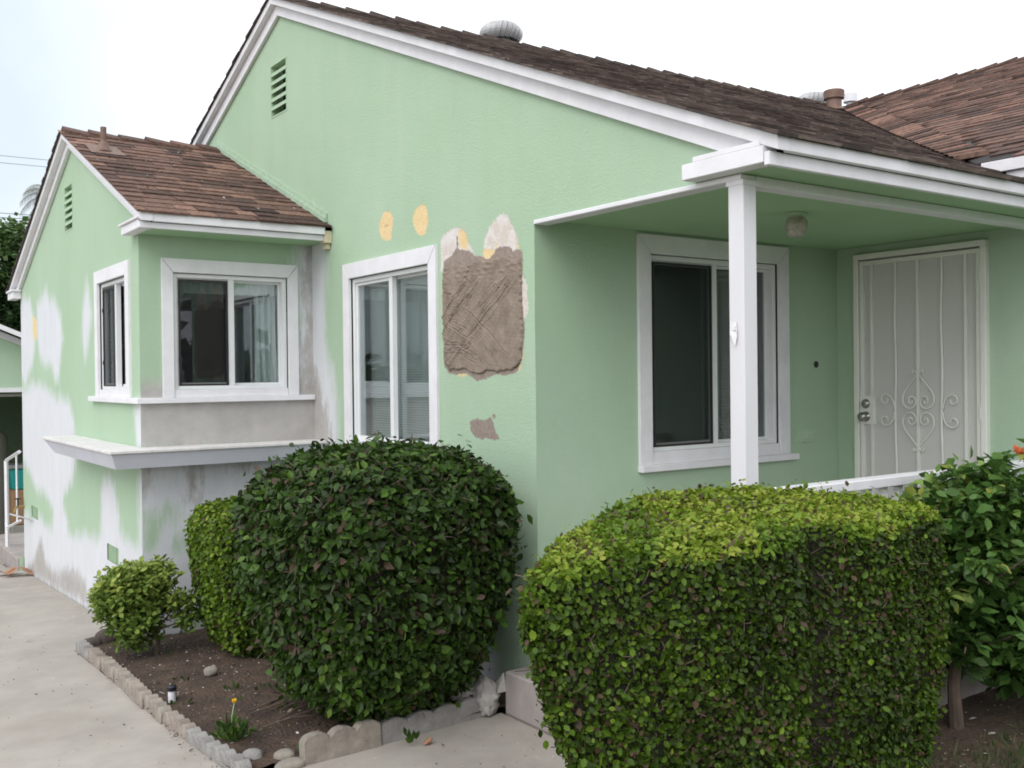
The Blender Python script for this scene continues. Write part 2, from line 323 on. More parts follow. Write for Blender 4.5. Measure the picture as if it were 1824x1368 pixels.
PATCH = {'A_primer': [[(7.85, 3.21), (7.71, 3.31), (7.58, 3.23), (7.48, 2.98), (7.51, 2.62), (7.54, 2.26), (7.42, 1.98), (7.33, 1.71), (7.29, 1.4), (7.29, 0.9), (8.26, 0.81), (8.18, 3.25)], [(5.41, 0.18), (5.31, 0.22), (5.18, 0.23), (5.09, 0.2), (5.11, 0.02), (5.38, -0.05)]], 'A_cement': [[(7.98, 2.08), (7.73, 2.01), (7.59, 1.73), (7.46, 1.5), (7.37, 1.16), (8.01, 1.12)]], 'A_cream': [[(5.7, 2.78), (5.7, 2.83), (5.64, 2.87), (5.55, 2.89), (5.46, 2.88), (5.4, 2.86), (5.38, 2.8), (5.34, 2.75), (5.31, 2.71), (5.25, 2.66), (5.25, 2.57), (5.71, 2.61)], [(5.19, 2.67), (5.18, 2.77), (5.14, 2.82), (5.08, 2.87), (5.01, 2.9), (4.95, 2.9), (4.9, 2.87), (4.88, 2.82), (4.83, 2.77), (4.81, 2.71), (4.81, 2.67), (4.79, 2.52), (5.19, 2.56)], [(4.83, 2.53), (4.76, 2.52), (4.73, 2.43), (4.72, 2.35), (4.72, 2.29), (4.76, 2.25), (4.83, 2.27)]], 'A_yellow': [[(6.5, 3.13), (6.4, 3.12), (6.35, 3.08), (6.36, 3.01), (6.39, 2.91), (6.46, 2.91), (6.55, 2.95), (6.57, 3.0), (6.56, 3.06)], [(6.01, 3.09), (5.94, 3.1), (5.87, 3.08), (5.86, 3.0), (5.88, 2.93), (5.91, 2.88), (5.99, 2.9), (6.04, 2.94), (6.08, 3.01), (6.05, 3.07)], [(5.47, 2.87), (5.4, 2.86), (5.37, 2.79), (5.36, 2.73), (5.45, 2.74), (5.48, 2.82)], [(5.19, 2.72), (5.1, 2.7), (5.04, 2.69), (5.07, 2.62), (5.19, 2.65)], [(4.87, 2.78), (4.83, 2.77), (4.81, 2.67), (4.85, 2.67)], [(5.1, 2.79), (5.07, 2.79), (5.03, 2.73), (5.04, 2.7)], [(4.82, 2.1), (4.77, 2.1), (4.78, 2.02), (4.81, 1.95), (4.85, 1.93)], [(5.56, 1.97), (5.4, 1.97), (5.39, 1.92), (5.51, 1.92)], [(5.08, 1.97), (5.0, 1.97), (5.0, 1.92), (5.05, 1.92)], [(5.71, 2.53), (5.67, 2.52), (5.68, 2.28), (5.71, 2.29)]], 'A_brown': [[(5.66, 2.65), (5.67, 2.69), (5.56, 2.71), (5.52, 2.76), (5.41, 2.73), (5.38, 2.73), (5.32, 2.71), (5.3, 2.68), (5.21, 2.67), (5.14, 2.64), (5.07, 2.67), (5.07, 2.7), (4.98, 2.71), (4.92, 2.7), (4.88, 2.69), (4.87, 2.66), (4.81, 2.67), (4.77, 2.66), (4.77, 2.57), (4.79, 2.43), (4.77, 2.27), (4.76, 2.21), (4.77, 2.1), (4.79, 2.02), (4.84, 1.94), (4.9, 1.93), (4.97, 1.92), (5.07, 1.93), (5.18, 1.9), (5.27, 1.89), (5.34, 1.91), (5.38, 1.94), (5.57, 1.93), (5.66, 1.96), (5.68, 2.03), (5.68, 2.16), (5.69, 2.37), (5.68, 2.53), (5.68, 2.63)], [(5.36, 1.64), (5.27, 1.65), (5.23, 1.64), (5.16, 1.65), (5.11, 1.68), (5.05, 1.69), (5.07, 1.67), (5.1, 1.63), (5.09, 1.59), (5.04, 1.56), (5.04, 1.53), (5.11, 1.52), (5.17, 1.54), (5.23, 1.52), (5.32, 1.54), (5.36, 1.56), (5.37, 1.61)], [(4.9, 1.53), (4.86, 1.53), (4.85, 1.51), (4.89, 1.5)], [(4.83, 1.48), (4.79, 1.48), (4.79, 1.46), (4.83, 1.46)], [(6.49, 3.04), (6.44, 3.03), (6.44, 3.0), (6.48, 3.0)], [(5.98, 3.01), (5.95, 3.01), (5.95, 2.98), (5.98, 2.98)], [(5.51, 2.83), (5.48, 2.83), (5.48, 2.79), (5.51, 2.79)]], 'mortar': [[(5.65, 2.65), (5.51, 2.65), (5.32, 2.63), (5.29, 2.65), (5.19, 2.65), (5.1, 2.63), (4.97, 2.64), (4.85, 2.62), (4.79, 2.62), (4.78, 2.55), (4.79, 2.41), (4.78, 2.27), (4.77, 2.2), (4.79, 2.08), (4.81, 2.01), (4.85, 1.96), (4.99, 1.95), (5.11, 1.95), (5.2, 1.93), (5.31, 1.94), (5.43, 1.97), (5.6, 1.97), (5.66, 2.0), (5.67, 2.16), (5.67, 2.37), (5.67, 2.52)]], 'L_primer': [[(13.48, 2.88), (12.53, 2.88), (12.28, 2.86), (12.03, 2.66), (11.99, 2.28), (12.14, 2.1), (12.43, 1.98), (12.61, 1.85), (13.55, 2.18)], [(11.82, 2.74), (11.54, 2.81), (11.31, 2.9), (11.09, 2.72), (10.87, 2.76), (10.61, 2.58), (10.52, 2.35), (10.64, 2.13), (10.76, 1.94), (10.93, 1.91), (11.09, 2.06), (11.32, 2.09), (11.68, 2.15), (11.85, 2.4)], [(9.63, 2.6), (9.46, 2.81), (9.36, 2.7), (9.29, 2.5), (9.38, 2.36), (9.52, 2.21), (9.62, 2.11), (9.67, 2.32)], [(13.39, 1.81), (12.58, 1.83), (12.04, 1.91), (11.37, 1.84), (10.85, 1.76), (10.28, 1.75), (10.07, 1.59), (10.01, 1.39), (10.03, 1.12), (10.22, 0.94), (10.59, 0.81), (10.63, 0.72), (10.44, 0.58), (10.37, 0.46), (10.22, 0.41), (10.0, 0.48), (9.64, 0.53), (9.34, 0.52), (9.08, 0.61), (9.06, 0.97), (8.9, 1.06), (8.73, 1.09), (8.59, 1.04), (8.46, 0.83), (8.44, 0.68), (8.31, 0.64), (8.0, 0.64), (7.62, 0.64), (7.66, -0.12), (13.61, -0.57)], [(7.94, 1.67), (7.87, 1.74), (7.7, 1.76), (7.72, 1.42), (7.89, 1.41), (7.93, 1.52)], [(7.86, 1.16), (7.8, 1.23), (7.63, 1.25), (7.67, 0.62), (7.83, 0.74)]], 'L_green': [[(13.47, 0.93), (12.76, 0.97), (12.33, 0.88), (12.09, 0.71), (11.64, 0.75), (11.28, 0.65), (11.11, 0.58), (11.21, 0.41), (11.44, 0.38), (11.76, 0.44), (12.16, 0.43), (12.38, 0.35), (12.7, 0.42), (13.52, 0.39)]], 'L_cement': [[(12.82, -0.34), (12.2, -0.05), (11.78, 0.23), (11.56, -0.02), (11.24, -0.05), (10.89, -0.02), (10.24, 0.12), (9.95, 0.11), (9.67, 0.07), (9.54, -0.1), (10.74, -0.19), (12.02, -0.26)]], 'L_yellow': [[(12.09, 2.66), (11.87, 2.59), (11.85, 2.4), (11.99, 2.35), (12.11, 2.47)]], 'B_cement': [[(1.9, 1.9), (3.6, 1.9), (3.6, 1.33), (1.9, 1.4)], [(2.0, 1.27), (2.09, 1.25), (2.08, 1.11), (2.06, 1.02), (2.0, 1.03)], [(2.41, 1.32), (2.51, 1.31), (2.5, 1.17), (2.47, 1.05), (2.47, 0.94), (2.43, 1.04)], [(2.73, 1.3), (2.94, 1.29), (2.93, 1.21), (2.8, 1.19)], [(3.39, 3.06), (3.43, 3.08), (3.52, 3.06), (3.5, 1.65), (3.32, 1.66), (3.36, 2.12), (3.4, 2.45)]], 'B_primer': [[(2.0, 1.41), (3.56, 1.33), (3.52, -1.16), (1.97, -0.81)], [(3.34, 3.08), (3.39, 3.13), (3.52, 3.21), (3.5, 1.68), (3.32, 1.68)]], 'B_green': [[(2.08, 0.88), (2.15, 0.91), (2.25, 0.97), (2.31, 0.92), (2.31, 0.86), (2.21, 0.74), (2.14, 0.66), (2.08, 0.63)], [(2.37, 0.71), (2.42, 0.67), (2.37, 0.59), (2.29, 0.64), (2.33, 0.7)], [(2.44, 0.07), (2.55, 0.09), (2.57, -0.04), (2.42, -0.01)]]}

# ------------------------------------------------------------------ the house
XA, YC, YN, XL, XD = 3.465, 4.656, 7.769, 2.06, 6.262
FLOOR, CEIL = 0.65, 2.824
house = thing('house', (XA, YC, 0), 'pale green stucco house with white trim, brown shingle roof and patched wall', 'house')
def PA(x0): return lambda u, n, z: (x0-n, u, z)      # wall facing -X, n points outwards
def PB(y0): return lambda u, n, z: (u, y0-n, z)      # wall facing -Y
def pbox(mb, pl, u0, u1, n0, n1, z0, z1):
    a = pl(u0, n0, z0); b = pl(u1, n1, z1); return mb.box(a[0], b[0], a[1], b[1], a[2], b[2])
def pprism(mb, pl, poly, n0, n1):                    # poly in (u, z)
    a = [Vector(pl(u, n0, z)) for u, z in poly]; return mb.prism(a, Vector(pl(0, n1, 0))-Vector(pl(0, n0, 0)))
def sdf(P, poly):
    poly = np.array(poly); n = len(poly); d = np.full(len(P), 1e9); inside = np.zeros(len(P), bool)
    for i in range(n):
        a, b = poly[i], poly[(i+1) % n]; e = b-a; w = P-a
        t = np.clip((w@e)/(e@e+1e-12), 0, 1); q = w-t[:, None]*e; d = np.minimum(d, np.hypot(q[:, 0], q[:, 1]))
        c = ((a[1] > P[:, 1]) != (b[1] > P[:, 1])) & (P[:, 0] < (b[0]-a[0])*(P[:, 1]-a[1])/(b[1]-a[1]+1e-12)+a[0])
        inside ^= c
    return np.where(inside, -d, d)
def axis_pts(a, b, step, extra):
    xs = set(np.round(np.linspace(a, b, max(2, int(round((b-a)/step))+1)), 4)); ex = [round(e, 4) for e in extra if a < e < b]
    xs = [x for x in xs if all(abs(x-e) > step*0.35 for e in ex) or x in (round(a, 4), round(b, 4))]
    return sorted(set(xs+ex))
def wall(name, pl, u0, u1, z0, ztop, holes=(), patches=None, step=0.05, extra_u=(), label=None, material='stucco', parent=None):
    zmax = max(ztop(u) for u in np.linspace(u0, u1, 60)); zmax = max([zmax]+[ztop(u) for u in extra_u])
    us = axis_pts(u0, u1, step, [h[i] for h in holes for i in (0, 1)]+list(extra_u))
    zs = axis_pts(z0, zmax, step, [h[i] for h in holes for i in (2, 3)])
    nu, nz = len(us), len(zs); U, Z = np.meshgrid(us, zs, indexing='ij'); T = np.array([ztop(u) for u in us])[:, None]
    Zc = np.minimum(Z, T); faces = []
    for i in range(nu-1):
        um = (us[i]+us[i+1])/2
        for j in range(nz-1):
            zm = (zs[j]+zs[j+1])/2
            if any(h[0] < um < h[1] and h[2] < zm < h[3] for h in holes): continue
            if zs[j] >= T[i, 0]-1e-5 and zs[j] >= T[i+1, 0]-1e-5: continue
            faces.append((i*nz+j, (i+1)*nz+j, (i+1)*nz+j+1, i*nz+j+1))
    P2 = np.stack([U.ravel(), Zc.ravel()], 1)
    und = 0.0012*snoise(np.stack([P2[:, 0], P2[:, 1], 0*P2[:, 0]], 1), 3.0, 3)
    vs = [pl(a, n, b) for (a, b), n in zip(P2, und)]
    me = bpy.data.meshes.new(name); me.from_pydata(vs, [], faces); me.materials.append(M[material])
    bm = bmesh.new(); bm.from_mesh(me)
    want = Vector(pl(0, 1, 0))-Vector(pl(0, 0, 0))
    for f in bm.faces:
        f.normal_update()
        if f.normal.dot(want) < 0: f.normal_flip()
        f.smooth = True
    bm.to_mesh(me); bm.free()
    for key in ('primer', 'cement', 'cream', 'yellow', 'brown'):
        d = np.full(len(P2), 5.0)
        for poly in (patches or {}).get(key, []): d = np.minimum(d, sdf(P2, poly))
        for poly in (patches or {}).get('minus_'+key, []): d = np.maximum(d, -sdf(P2, poly))
        a = me.attributes.new(key, 'FLOAT', 'POINT'); a.data.foreach_set('value', d.astype(np.float32))
    o = link(name, me, parent or house)
    if label: o['label'] = label
    return o

zE, yE, yR = 2.935, 2.81, 8.39
def zM(x, y): return zE+(5.28+0.022*(x-3.4)-zE)*(y-yE)/(yR-yE)
def zMb(x, y): return 5.28+0.022*(x-3.4)-0.385*(y-yR)
yEB, yRB = 7.36, 9.985
def zB(x, y): return 3.127+0.4226*(y-yEB)
def zBb(x, y): return 3.127+0.4226*(yRB-yEB)-0.402*(y-yRB)
def vY(x): return 3.32+0.8956*(x-5.85)
def zW(x, y): return 3.18+0.4106*(x-5.85)

topA = lambda u: (zM(3.4, u) if u < yR else zMb(3.4, u))-0.10
topL = lambda u: (zB(0, u) if u < yRB else zBb(0, u))-0.09
W_G = dict(l=7.047, r=5.843, zb=1.42, zt=2.685)
W_P = dict(l=4.367, r=5.590, zb=1.425, zt=2.682)
W_B = dict(l=2.312, r=3.240, zb=1.842, zt=2.743)
W_S = dict(l=9.010, r=8.108, zb=1.842, zt=2.743)
V_A = (8.262, 8.604, 4.275, 4.725); V_L = (10.01, 10.333, 3.357, 3.768)
hA = [(2.5, YC, -1, CEIL-0.002), (W_G['r'], W_G['l'], W_G['zb'], W_G['zt']), V_A, (8.3, 12.3, FLOOR, 2.72)]
wall('wall', PA(XA), 2.93, 13.55, -0.35, topA, hA, dict(primer=PATCH['A_primer'], cement=PATCH['A_cement'], cream=PATCH['A_cream'], yellow=PATCH['A_yellow'], brown=PATCH['A_brown']), 0.045, (yR,), 'gable wall with yellow spots and mortar patch beside the sliding window')
wall('wall', PB(YC), XA, XD, -0.1, lambda u: CEIL+0.05, [(W_P['l'], W_P['r'], W_P['zb'], W_P['zt'])], step=0.07, label='porch wall with the large window')
wall('wall', PA(XD), 0.4, YC, -0.1, lambda u: 3.22, [(3.50, 4.475, FLOOR, 2.752)], step=0.09, label='porch wall around the security door')
VL1 = (8.487, 8.863, 0.404, 0.545); VL2 = (11.953, 12.333, 0.391, 0.520)
wall('wall', PA(XL), YN, 12.83, -0.45, topL, [(W_S['r'], W_S['l'], W_S['zb'], W_S['zt']), V_L, VL1, VL2],
     dict(primer=PATCH['L_primer'], minus_primer=PATCH['L_green'], cement=PATCH['L_cement'], yellow=PATCH['L_yellow']), 0.045, (yRB,), 'gable wall by the driveway blotched with white primer')
wall('wall', PB(YN), XL, XA, -0.45, lambda u: 3.05, [(W_B['l'], W_B['r'], W_B['zb'], W_B['zt'])],
     dict(primer=PATCH['B_primer'], minus_primer=PATCH['B_green'], cement=PATCH['B_cement']), 0.045, (), 'wall under the corner window with bare grey cement band')
wall('wall', PB(12.83), XL, XA, -0.45, lambda u: 3.05, step=0.3)
wall('wall', PB(13.55), XA, 12.0, -0.45, lambda u: 3.2, step=0.4)
wall('wall', PB(0.4), XD, 17.0, -0.1, lambda u: min(zW(u, 0), zW(22.9-u, 0))-0.06 if u < 17 else 3, step=0.4, extra_u=(11.5,))
# inside: plain rooms
mb = MB(); mb.box(3.50, 9.0, 4.70, 13.5, FLOOR-0.05, FLOOR); mb.box(3.50, 9.0, 4.70, 13.5, 2.87, 2.90); mb.box(2.1, 3.49, 7.80, 12.8, FLOOR-0.05, FLOOR); mb.box(2.1, 3.49, 7.80, 12.8, 2.87, 2.90)
mb.box(9.0, 9.05, 4.70, 13.5, FLOOR, 2.87); mb.box(3.6, 9.0, 7.35, 7.42, FLOOR, 2.87); mb.box(6.3, 6.35, 4.7, 7.35, FLOOR, 2.87)
mb.obj('interior_shell', M['plaster_in'], house)

# --- mortar patch: raised, trowelled and cross-hatched
def mortar():
    poly = np.array(PATCH['mortar'][0]); u0, z0 = poly.min(0)-0.02; u1, z1 = poly.max(0)+0.02; st = 0.0037
    us = np.arange(u0, u1, st); zs = np.arange(z0, z1, st); U, Z = np.meshgrid(us, zs, indexing='ij'); P = np.stack([U.ravel(), Z.ravel()], 1)
    P3 = np.stack([P[:, 0], P[:, 1], 0*P[:, 0]], 1)
    d = sdf(P, poly)+0.016*snoise(P3, 13, 5)+0.009*snoise(P3, 41, 6)+0.004*snoise(P3, 130, 16)
    h = 0.013*np.clip(-d/0.008, 0, 1)+0.0035*snoise(P3, 7, 1)+0.0016*snoise(P3, 45, 2)+0.0010*snoise(P3, 120, 12)
    r = np.random.default_rng(4)
    def scratch(a, b, w, dp):
        nonlocal h
        a = np.array(a); b = np.array(b); e = b-a; q = P-a; t = np.clip((q@e)/(e@e), 0, 1); wob = 0.010*np.sin(t*7+a[0]*50)+0.004*np.sin(t*23+a[1]*70)
        nrm = np.array([-e[1], e[0]])/np.linalg.norm(e); dd = np.linalg.norm(q-t[:, None]*e-wob[:, None]*nrm, axis=1)
        h = h-dp*np.exp(-(dd/w)**2)+0.4*dp*np.exp(-((dd-w*2)/w)**2)
    W = u1-u0; H = z1-z0
    for k in range(26):        # diagonals down to the left (in the picture) and the other way
        s = r.uniform(0.02, 1.0)
        scratch((u1-W*s*0.95, z1-0.10-0.1*r.random()), (u1-0.02, z1-0.12-H*s*0.85), r.uniform(0.0022, 0.0036), r.uniform(0.002, 0.006))
    for k in range(22):
        s = r.uniform(0.0, 0.8)
        scratch((u1-0.02, z1-0.14-H*0.75*s), (u1-0.25-W*0.6*(1-s), z0+0.10+0.05*r.random()), r.uniform(0.0022, 0.0036), r.uniform(0.002, 0.006))
    for k in range(9):
        a = np.array([r.uniform(u0+0.1, u1-0.1), r.uniform(z0+0.1, z1-0.1)]); scratch(a, a+r.uniform(-0.12, 0.12, 2), 0.005, 0.006)
    # rough torn band at the top and blotches
    h += 0.007*np.maximum(0, snoise(P3, 28, 9))*np.clip((P[:, 1]-(z1-0.16))/0.04, 0, 1)
    nz = len(zs); keep = (d < 0.004).reshape(U.shape); faces = []
    for i in range(len(us)-1):
        for j in range(nz-1):
            if keep[i, j] and keep[i+1, j] and keep[i, j+1] and keep[i+1, j+1]: faces.append((i*nz+j, i*nz+j+1, (i+1)*nz+j+1, (i+1)*nz+j))
    h = np.maximum(h, 0.002)
    h = np.where(d > -0.003, 0.0005, h)
    me = bpy.data.meshes.new('mortar_patch'); me.from_pydata([(XA-n-0.0015, a, b) for (a, b), n in zip(P, h)], [], faces)
    m = mat('wet_mortar', (0.31, 0.25, 0.20), 0.9, color2=(0.19, 0.148, 0.115), nscale=9, detail=8, bump=0.8, bscale=130, bump_dist=0.005)
    me.materials.append(m)
    for f in me.polygons: f.use_smooth = True
    bm = bmesh.new(); bm.from_mesh(me); bmesh.ops.delete(bm, geom=[v for v in bm.verts if not v.link_faces], context='VERTS'); bm.to_mesh(me); bm.free()
    link('mortar_patch', me, house)
mortar()

# --- windows
def window(pl, w, tw, th, label, screen_left, blind=None, sgn=1, sill=(None, None), base=0.06, blind_half=False, sill_h=0.042):
    l, r, zb, zt = w['l'], w['r'], w['zb'], w['zt']; s = 1 if r > l else -1
    g = 0.0025; n1 = 0.022
    mb = MB()     # mitred casing
    zo = zt+th
    pprism(mb, pl, [(l-s*tw+s*g, zo), (r+s*tw-s*g, zo), (r+s*g*0, zt+g), (l-s*g*0, zt+g)], -0.004, n1)
    pprism(mb, pl, [(l-s*tw, zo-g), (l-s*g, zt-g*0), (l-s*g, zb-base+0.001), (l-s*tw, zb-base+0.001)], -0.004, n1)
    pprism(mb, pl, [(r+s*tw, zo-g), (r+s*g, zt-g*0), (r+s*g, zb-base+0.001), (r+s*tw, zb-base+0.001)], -0.004, n1)
    pbox(mb, pl, l+s*0.001, r-s*0.001, -0.05, 0.012, zb-base+0.001, zb)
    wo = mb.obj('window', M['white'], house, bevel=0.0015); wo['label'] = label
    a, b = (sill if sill[0] is not None else (l-s*(tw+0.01), r+s*(tw+0.03)))
    if sill != 'none':
        mb = MB(); pbox(mb, pl, a, b, -0.004, 0.045, zb-base-sill_h, zb-base); mb.obj('sill', M['white'], wo, bevel=0.003)
    # frame set into the opening
    mb = MB(); fw = 0.034; d0, d1 = -0.10, -0.012
    pbox(mb, pl, l+s*0.002, l+s*fw, d0, d1, zb+0.001, zt-0.002); pbox(mb, pl, r-s*fw, r-s*0.002, d0, d1, zb+0.001, zt-0.002)
    pbox(mb, pl, l+s*fw, r-s*fw, d0, d1, zt-fw, zt-0.002); pbox(mb, pl, l+s*fw, r-s*fw, d0, d1, zb+0.001, zb+fw*0.8)
    mb.obj('frame', M['white_vinyl'], wo, bevel=0.002)
    c = (l+r)/2; L0, R0 = l+s*fw, r-s*fw; z0, z1 = zb+fw*0.8, zt-fw; sw = 0.030
    mb = MB()     # sliding sash on the left, its stile meets at the middle
    pbox(mb, pl, L0, L0+s*sw*0.7, -0.055, -0.028, z0, z1); pbox(mb, pl, c-s*0.024, c+s*0.024, -0.060, -0.020, z0, z1)
    pbox(mb, pl, L0+s*sw*0.7, c-s*0.024, -0.055, -0.028, z1-sw*0.8, z1); pbox(mb, pl, L0+s*sw*0.7, c-s*0.024, -0.055, -0.028, z0, z0+sw*0.8)
    mb.obj('sash', M['white_vinyl'], wo, bevel=0.002)
    mb = MB(); pbox(mb, pl, R0-s*0.018, R0, -0.088, -0.066, z0, z1); pbox(mb, pl, c+s*0.024, R0-s*0.018, -0.088, -0.066, z1-0.018, z1); pbox(mb, pl, c+s*0.024, R0-s*0.018, -0.088, -0.066, z0, z0+0.018)
    mb.obj('sash', M['white_vinyl'], wo, bevel=0.002)
    mb = MB(); pbox(mb, pl, L0+s*sw*0.7, c-s*0.024, -0.046, -0.042, z0+sw*0.8, z1-sw*0.8); mb.obj('pane', M['glass'], wo)
    mb = MB(); pbox(mb, pl, c+s*0.024, R0-s*0.018, -0.079, -0.075, z0+0.018, z1-0.018); mb.obj('pane', M['glass'], wo)
    if screen_left:
        mb = MB(); e = 0.014; a0, a1 = L0+s*0.012, c-s*0.03
        pbox(mb, pl, a0, a0+s*e, -0.024, -0.014, z0, z1-0.01); pbox(mb, pl, a1-s*e, a1, -0.024, -0.014, z0, z1-0.01)
        pbox(mb, pl, a0+s*e, a1-s*e, -0.024, -0.014, z1-0.01-e, z1-0.01); pbox(mb, pl, a0+s*e, a1-s*e, -0.024, -0.014, z0, z0+e)
        for zz in (0.22, 0.75): pbox(mb, pl, a0-s*0.004, a0+s*0.012, -0.014, -0.009, z0+(z1-z0)*zz, z0+(z1-z0)*zz+0.03)
        so = mb.obj('screen_frame', M['bronze'], wo)
        mb = MB(); mb.add([pl(a0+s*e, -0.019, z0+e), pl(a1-s*e, -0.019, z0+e), pl(a1-s*e, -0.019, z1-0.01-e), pl(a0+s*e, -0.019, z1-0.01-e)], [(0,1,2,3)])
        mb.obj('insect_screen', M['screen'], wo)
    if blind:
        mb = MB(); z = z0+0.01; a0, a1 = ((c+s*0.01) if blind_half else L0), R0
        while z < z1-0.02:
            A = pl(a0, -0.16, z); B = pl(a1, -0.16, z); C_ = pl(a1, -0.14, z+0.017); D_ = pl(a0, -0.14, z+0.017)
            mb.add([A, B, C_, D_], [(0,1,2,3)]); z += 0.0185
        pbox(mb, pl, a0, a1, -0.165, -0.13, z1-0.02, z1+0.01)
        bo = mb.obj('blind_slats', blind, wo); bo['kind'] = 'stuff'
    return wo
M['blind_shaded'] = mat('shaded_blind_slat', (0.22, 0.23, 0.22), 0.6)  # darker copy of the blind colour; porch shade is put into it
window(PA(XA), W_G, 0.105, 0.118, 'sliding window with pale blinds in the gable wall', False, M['blind'], base=0.075)
window(PB(YC), W_P, 0.105, 0.122, 'porch window half hidden by the post', True, M['blind_shaded'], base=0.08, blind_half=True, sill=(4.258, 5.765))
window(PB(YN), W_B, 0.088, 0.108, 'corner window above the planter shelf, facing the front', True, sill=(2.024, 3.46))
window(PA(XL), W_S, 0.105, 0.108, 'narrow looking side window facing the driveway', True, sill=(9.29, 7.767))

# --- louvred gable vents and crawl-space vents
def louvre(pl, h, n):
    u0, u1, z0, z1 = h
    mb = MB(); pbox(mb, pl, u0, u1, -0.12, -0.11, z0, z1); mb.m = 0
    vo = mb.obj('vent', M['dark'], house)  # dark sheet in place of the shade between the slats
    mb = MB(); t = 0.012
    for a, b, c, d in ((u0-t, u0, z0-t, z1+t), (u1, u1+t, z0-t, z1+t), (u0, u1, z1, z1+t), (u0, u1, z0-t, z0)): pbox(mb, pl, a, b, -0.11, 0.004, c, d)
    mb.obj('vent_frame', M['green_fit'], vo)
    p = (z1-z0)/n
    for k in range(n-1):
        z = z0+p*(k+1); mb = MB()
        a = [pl(u0, 0.002, z-0.017), pl(u1, 0.002, z-0.017), pl(u1, 0.002, z+0.013), pl(u0, 0.002, z+0.013)]
        b = [pl(u0, -0.06, z+0.020), pl(u1, -0.06, z+0.020), pl(u1, -0.06, z+0.034), pl(u0, -0.06, z+0.034)]
        mb.hexa(a, b); mb.obj('slat', M['green_fit'], vo)
louvre(PA(XA), V_A, 6); louvre(PA(XL), V_L, 6)
for h in (VL1, VL2):
    u0, u1, z0, z1 = h; pl = PA(XL); mb = MB(); pbox(mb, pl, u0, u1, -0.024, -0.012, z0, z1); vo = mb.obj('vent', M['green_fit'], house)
    mb = MB(); k = u0
    while k < u1: pbox(mb, pl, k, k+0.004, -0.0115, -0.008, z0, z1); k += 0.014
    k = z0
    while k < z1: pbox(mb, pl, u0, u1, -0.0075, -0.004, k, k+0.004); k += 0.014
    pbox(mb, pl, u0+0.09, u0+0.10, -0.0035, 0.001, z0, z1)
    q = mb.obj('vent_mesh', M['green_fit'], vo); q['kind'] = 'stuff'

# --- planter shelf round the corner
mb = MB()
mb.hexa([(1.775,7.475,1.387),(2.057,7.475,1.387),(2.057,9.97,1.387),(1.775,9.97,1.387)], [(1.815,7.515,1.275),(2.057,7.515,1.275),(2.057,9.69,1.275),(1.815,9.69,1.275)])
mb.hexa([(2.057,7.475,1.387),(3.462,7.475,1.387),(3.462,7.766,1.387),(2.057,7.766,1.387)], [(2.057,7.515,1.275),(3.462,7.515,1.275),(3.462,7.766,1.275),(2.057,7.766,1.275)])
sh = mb.obj('planter_shelf', M['grey_board'], house)
mb = MB(); mb.box(1.758, 2.057, 7.456, 9.99, 1.389, 1.410); mb.box(2.0575, 3.462, 7.456, 7.766, 1.389, 1.410)
mb.obj('shelf_top', M['ledge_top'], sh, bevel=0.003)

# --- roofs
def slab_fn(mb, pts, zf, off0, off1):
    a = [(x, y, zf(x, y)+off0) for x, y in pts]; b = [(x, y, zf(x, y)+off1) for x, y in pts]
    n = len(pts); mb.add(a+b, [tuple(range(n-1,-1,-1)), tuple(range(n, 2*n))]+[(i,(i+1)%n,(i+1)%n+n,i+n) for i in range(n)])
def ribbon_deck(mb, xs, ylo, yhi, zf):
    for a, b in zip(xs[:-1], xs[1:]): slab_fn(mb, [(a, ylo(a)), (b, ylo(b)), (b, yhi(b)), (a, yhi(a))], zf, -0.035, 0.0)
XR0 = 3.385
XD0 = XR0+0.08
mb = MB(); xs = list(np.linspace(XD0, 5.85, 5))+list(np.linspace(6.3, 11.55, 8))
ribbon_deck(mb, xs, lambda x: yE+0.01 if x <= 6.3 else vY(x)-0.35, lambda x: yR, zM)
ribbon_deck(mb, list(np.linspace(XD0, 13, 4)), lambda x: yR, lambda x: 13.9, zMb)
roof_main = mb.obj('roof', M['deck'], house); roof_main['label'] = 'main gable roof over the porch'
mb = MB(); slab_fn(mb, [(2.06, yEB+0.01), (3.46, yEB+0.01), (3.46, yRB), (2.06, yRB)], zB, -0.035, 0); slab_fn(mb, [(2.06, yRB), (3.46, yRB), (3.46, 13.15), (2.06, 13.15)], zBb, -0.035, 0)
roof_bay = mb.obj('roof', M['deck'], house); roof_bay['label'] = 'small gable roof over the corner room'
mb = MB(); slab_fn(mb, [(5.86, 0.3), (11.5, 0.3), (11.5, 8.38), (5.86, 3.34)], zW, -0.035, 0); slab_fn(mb, [(11.5, 0.3), (17.1, 0.3), (17.1, 13), (11.5, 13)], lambda x, y: 5.5-0.41*(x-11.5), -0.035, 0)
roof_wing = mb.obj('roof', M['deck'], house); roof_wing['label'] = 'reddish brown roof of the right wing'

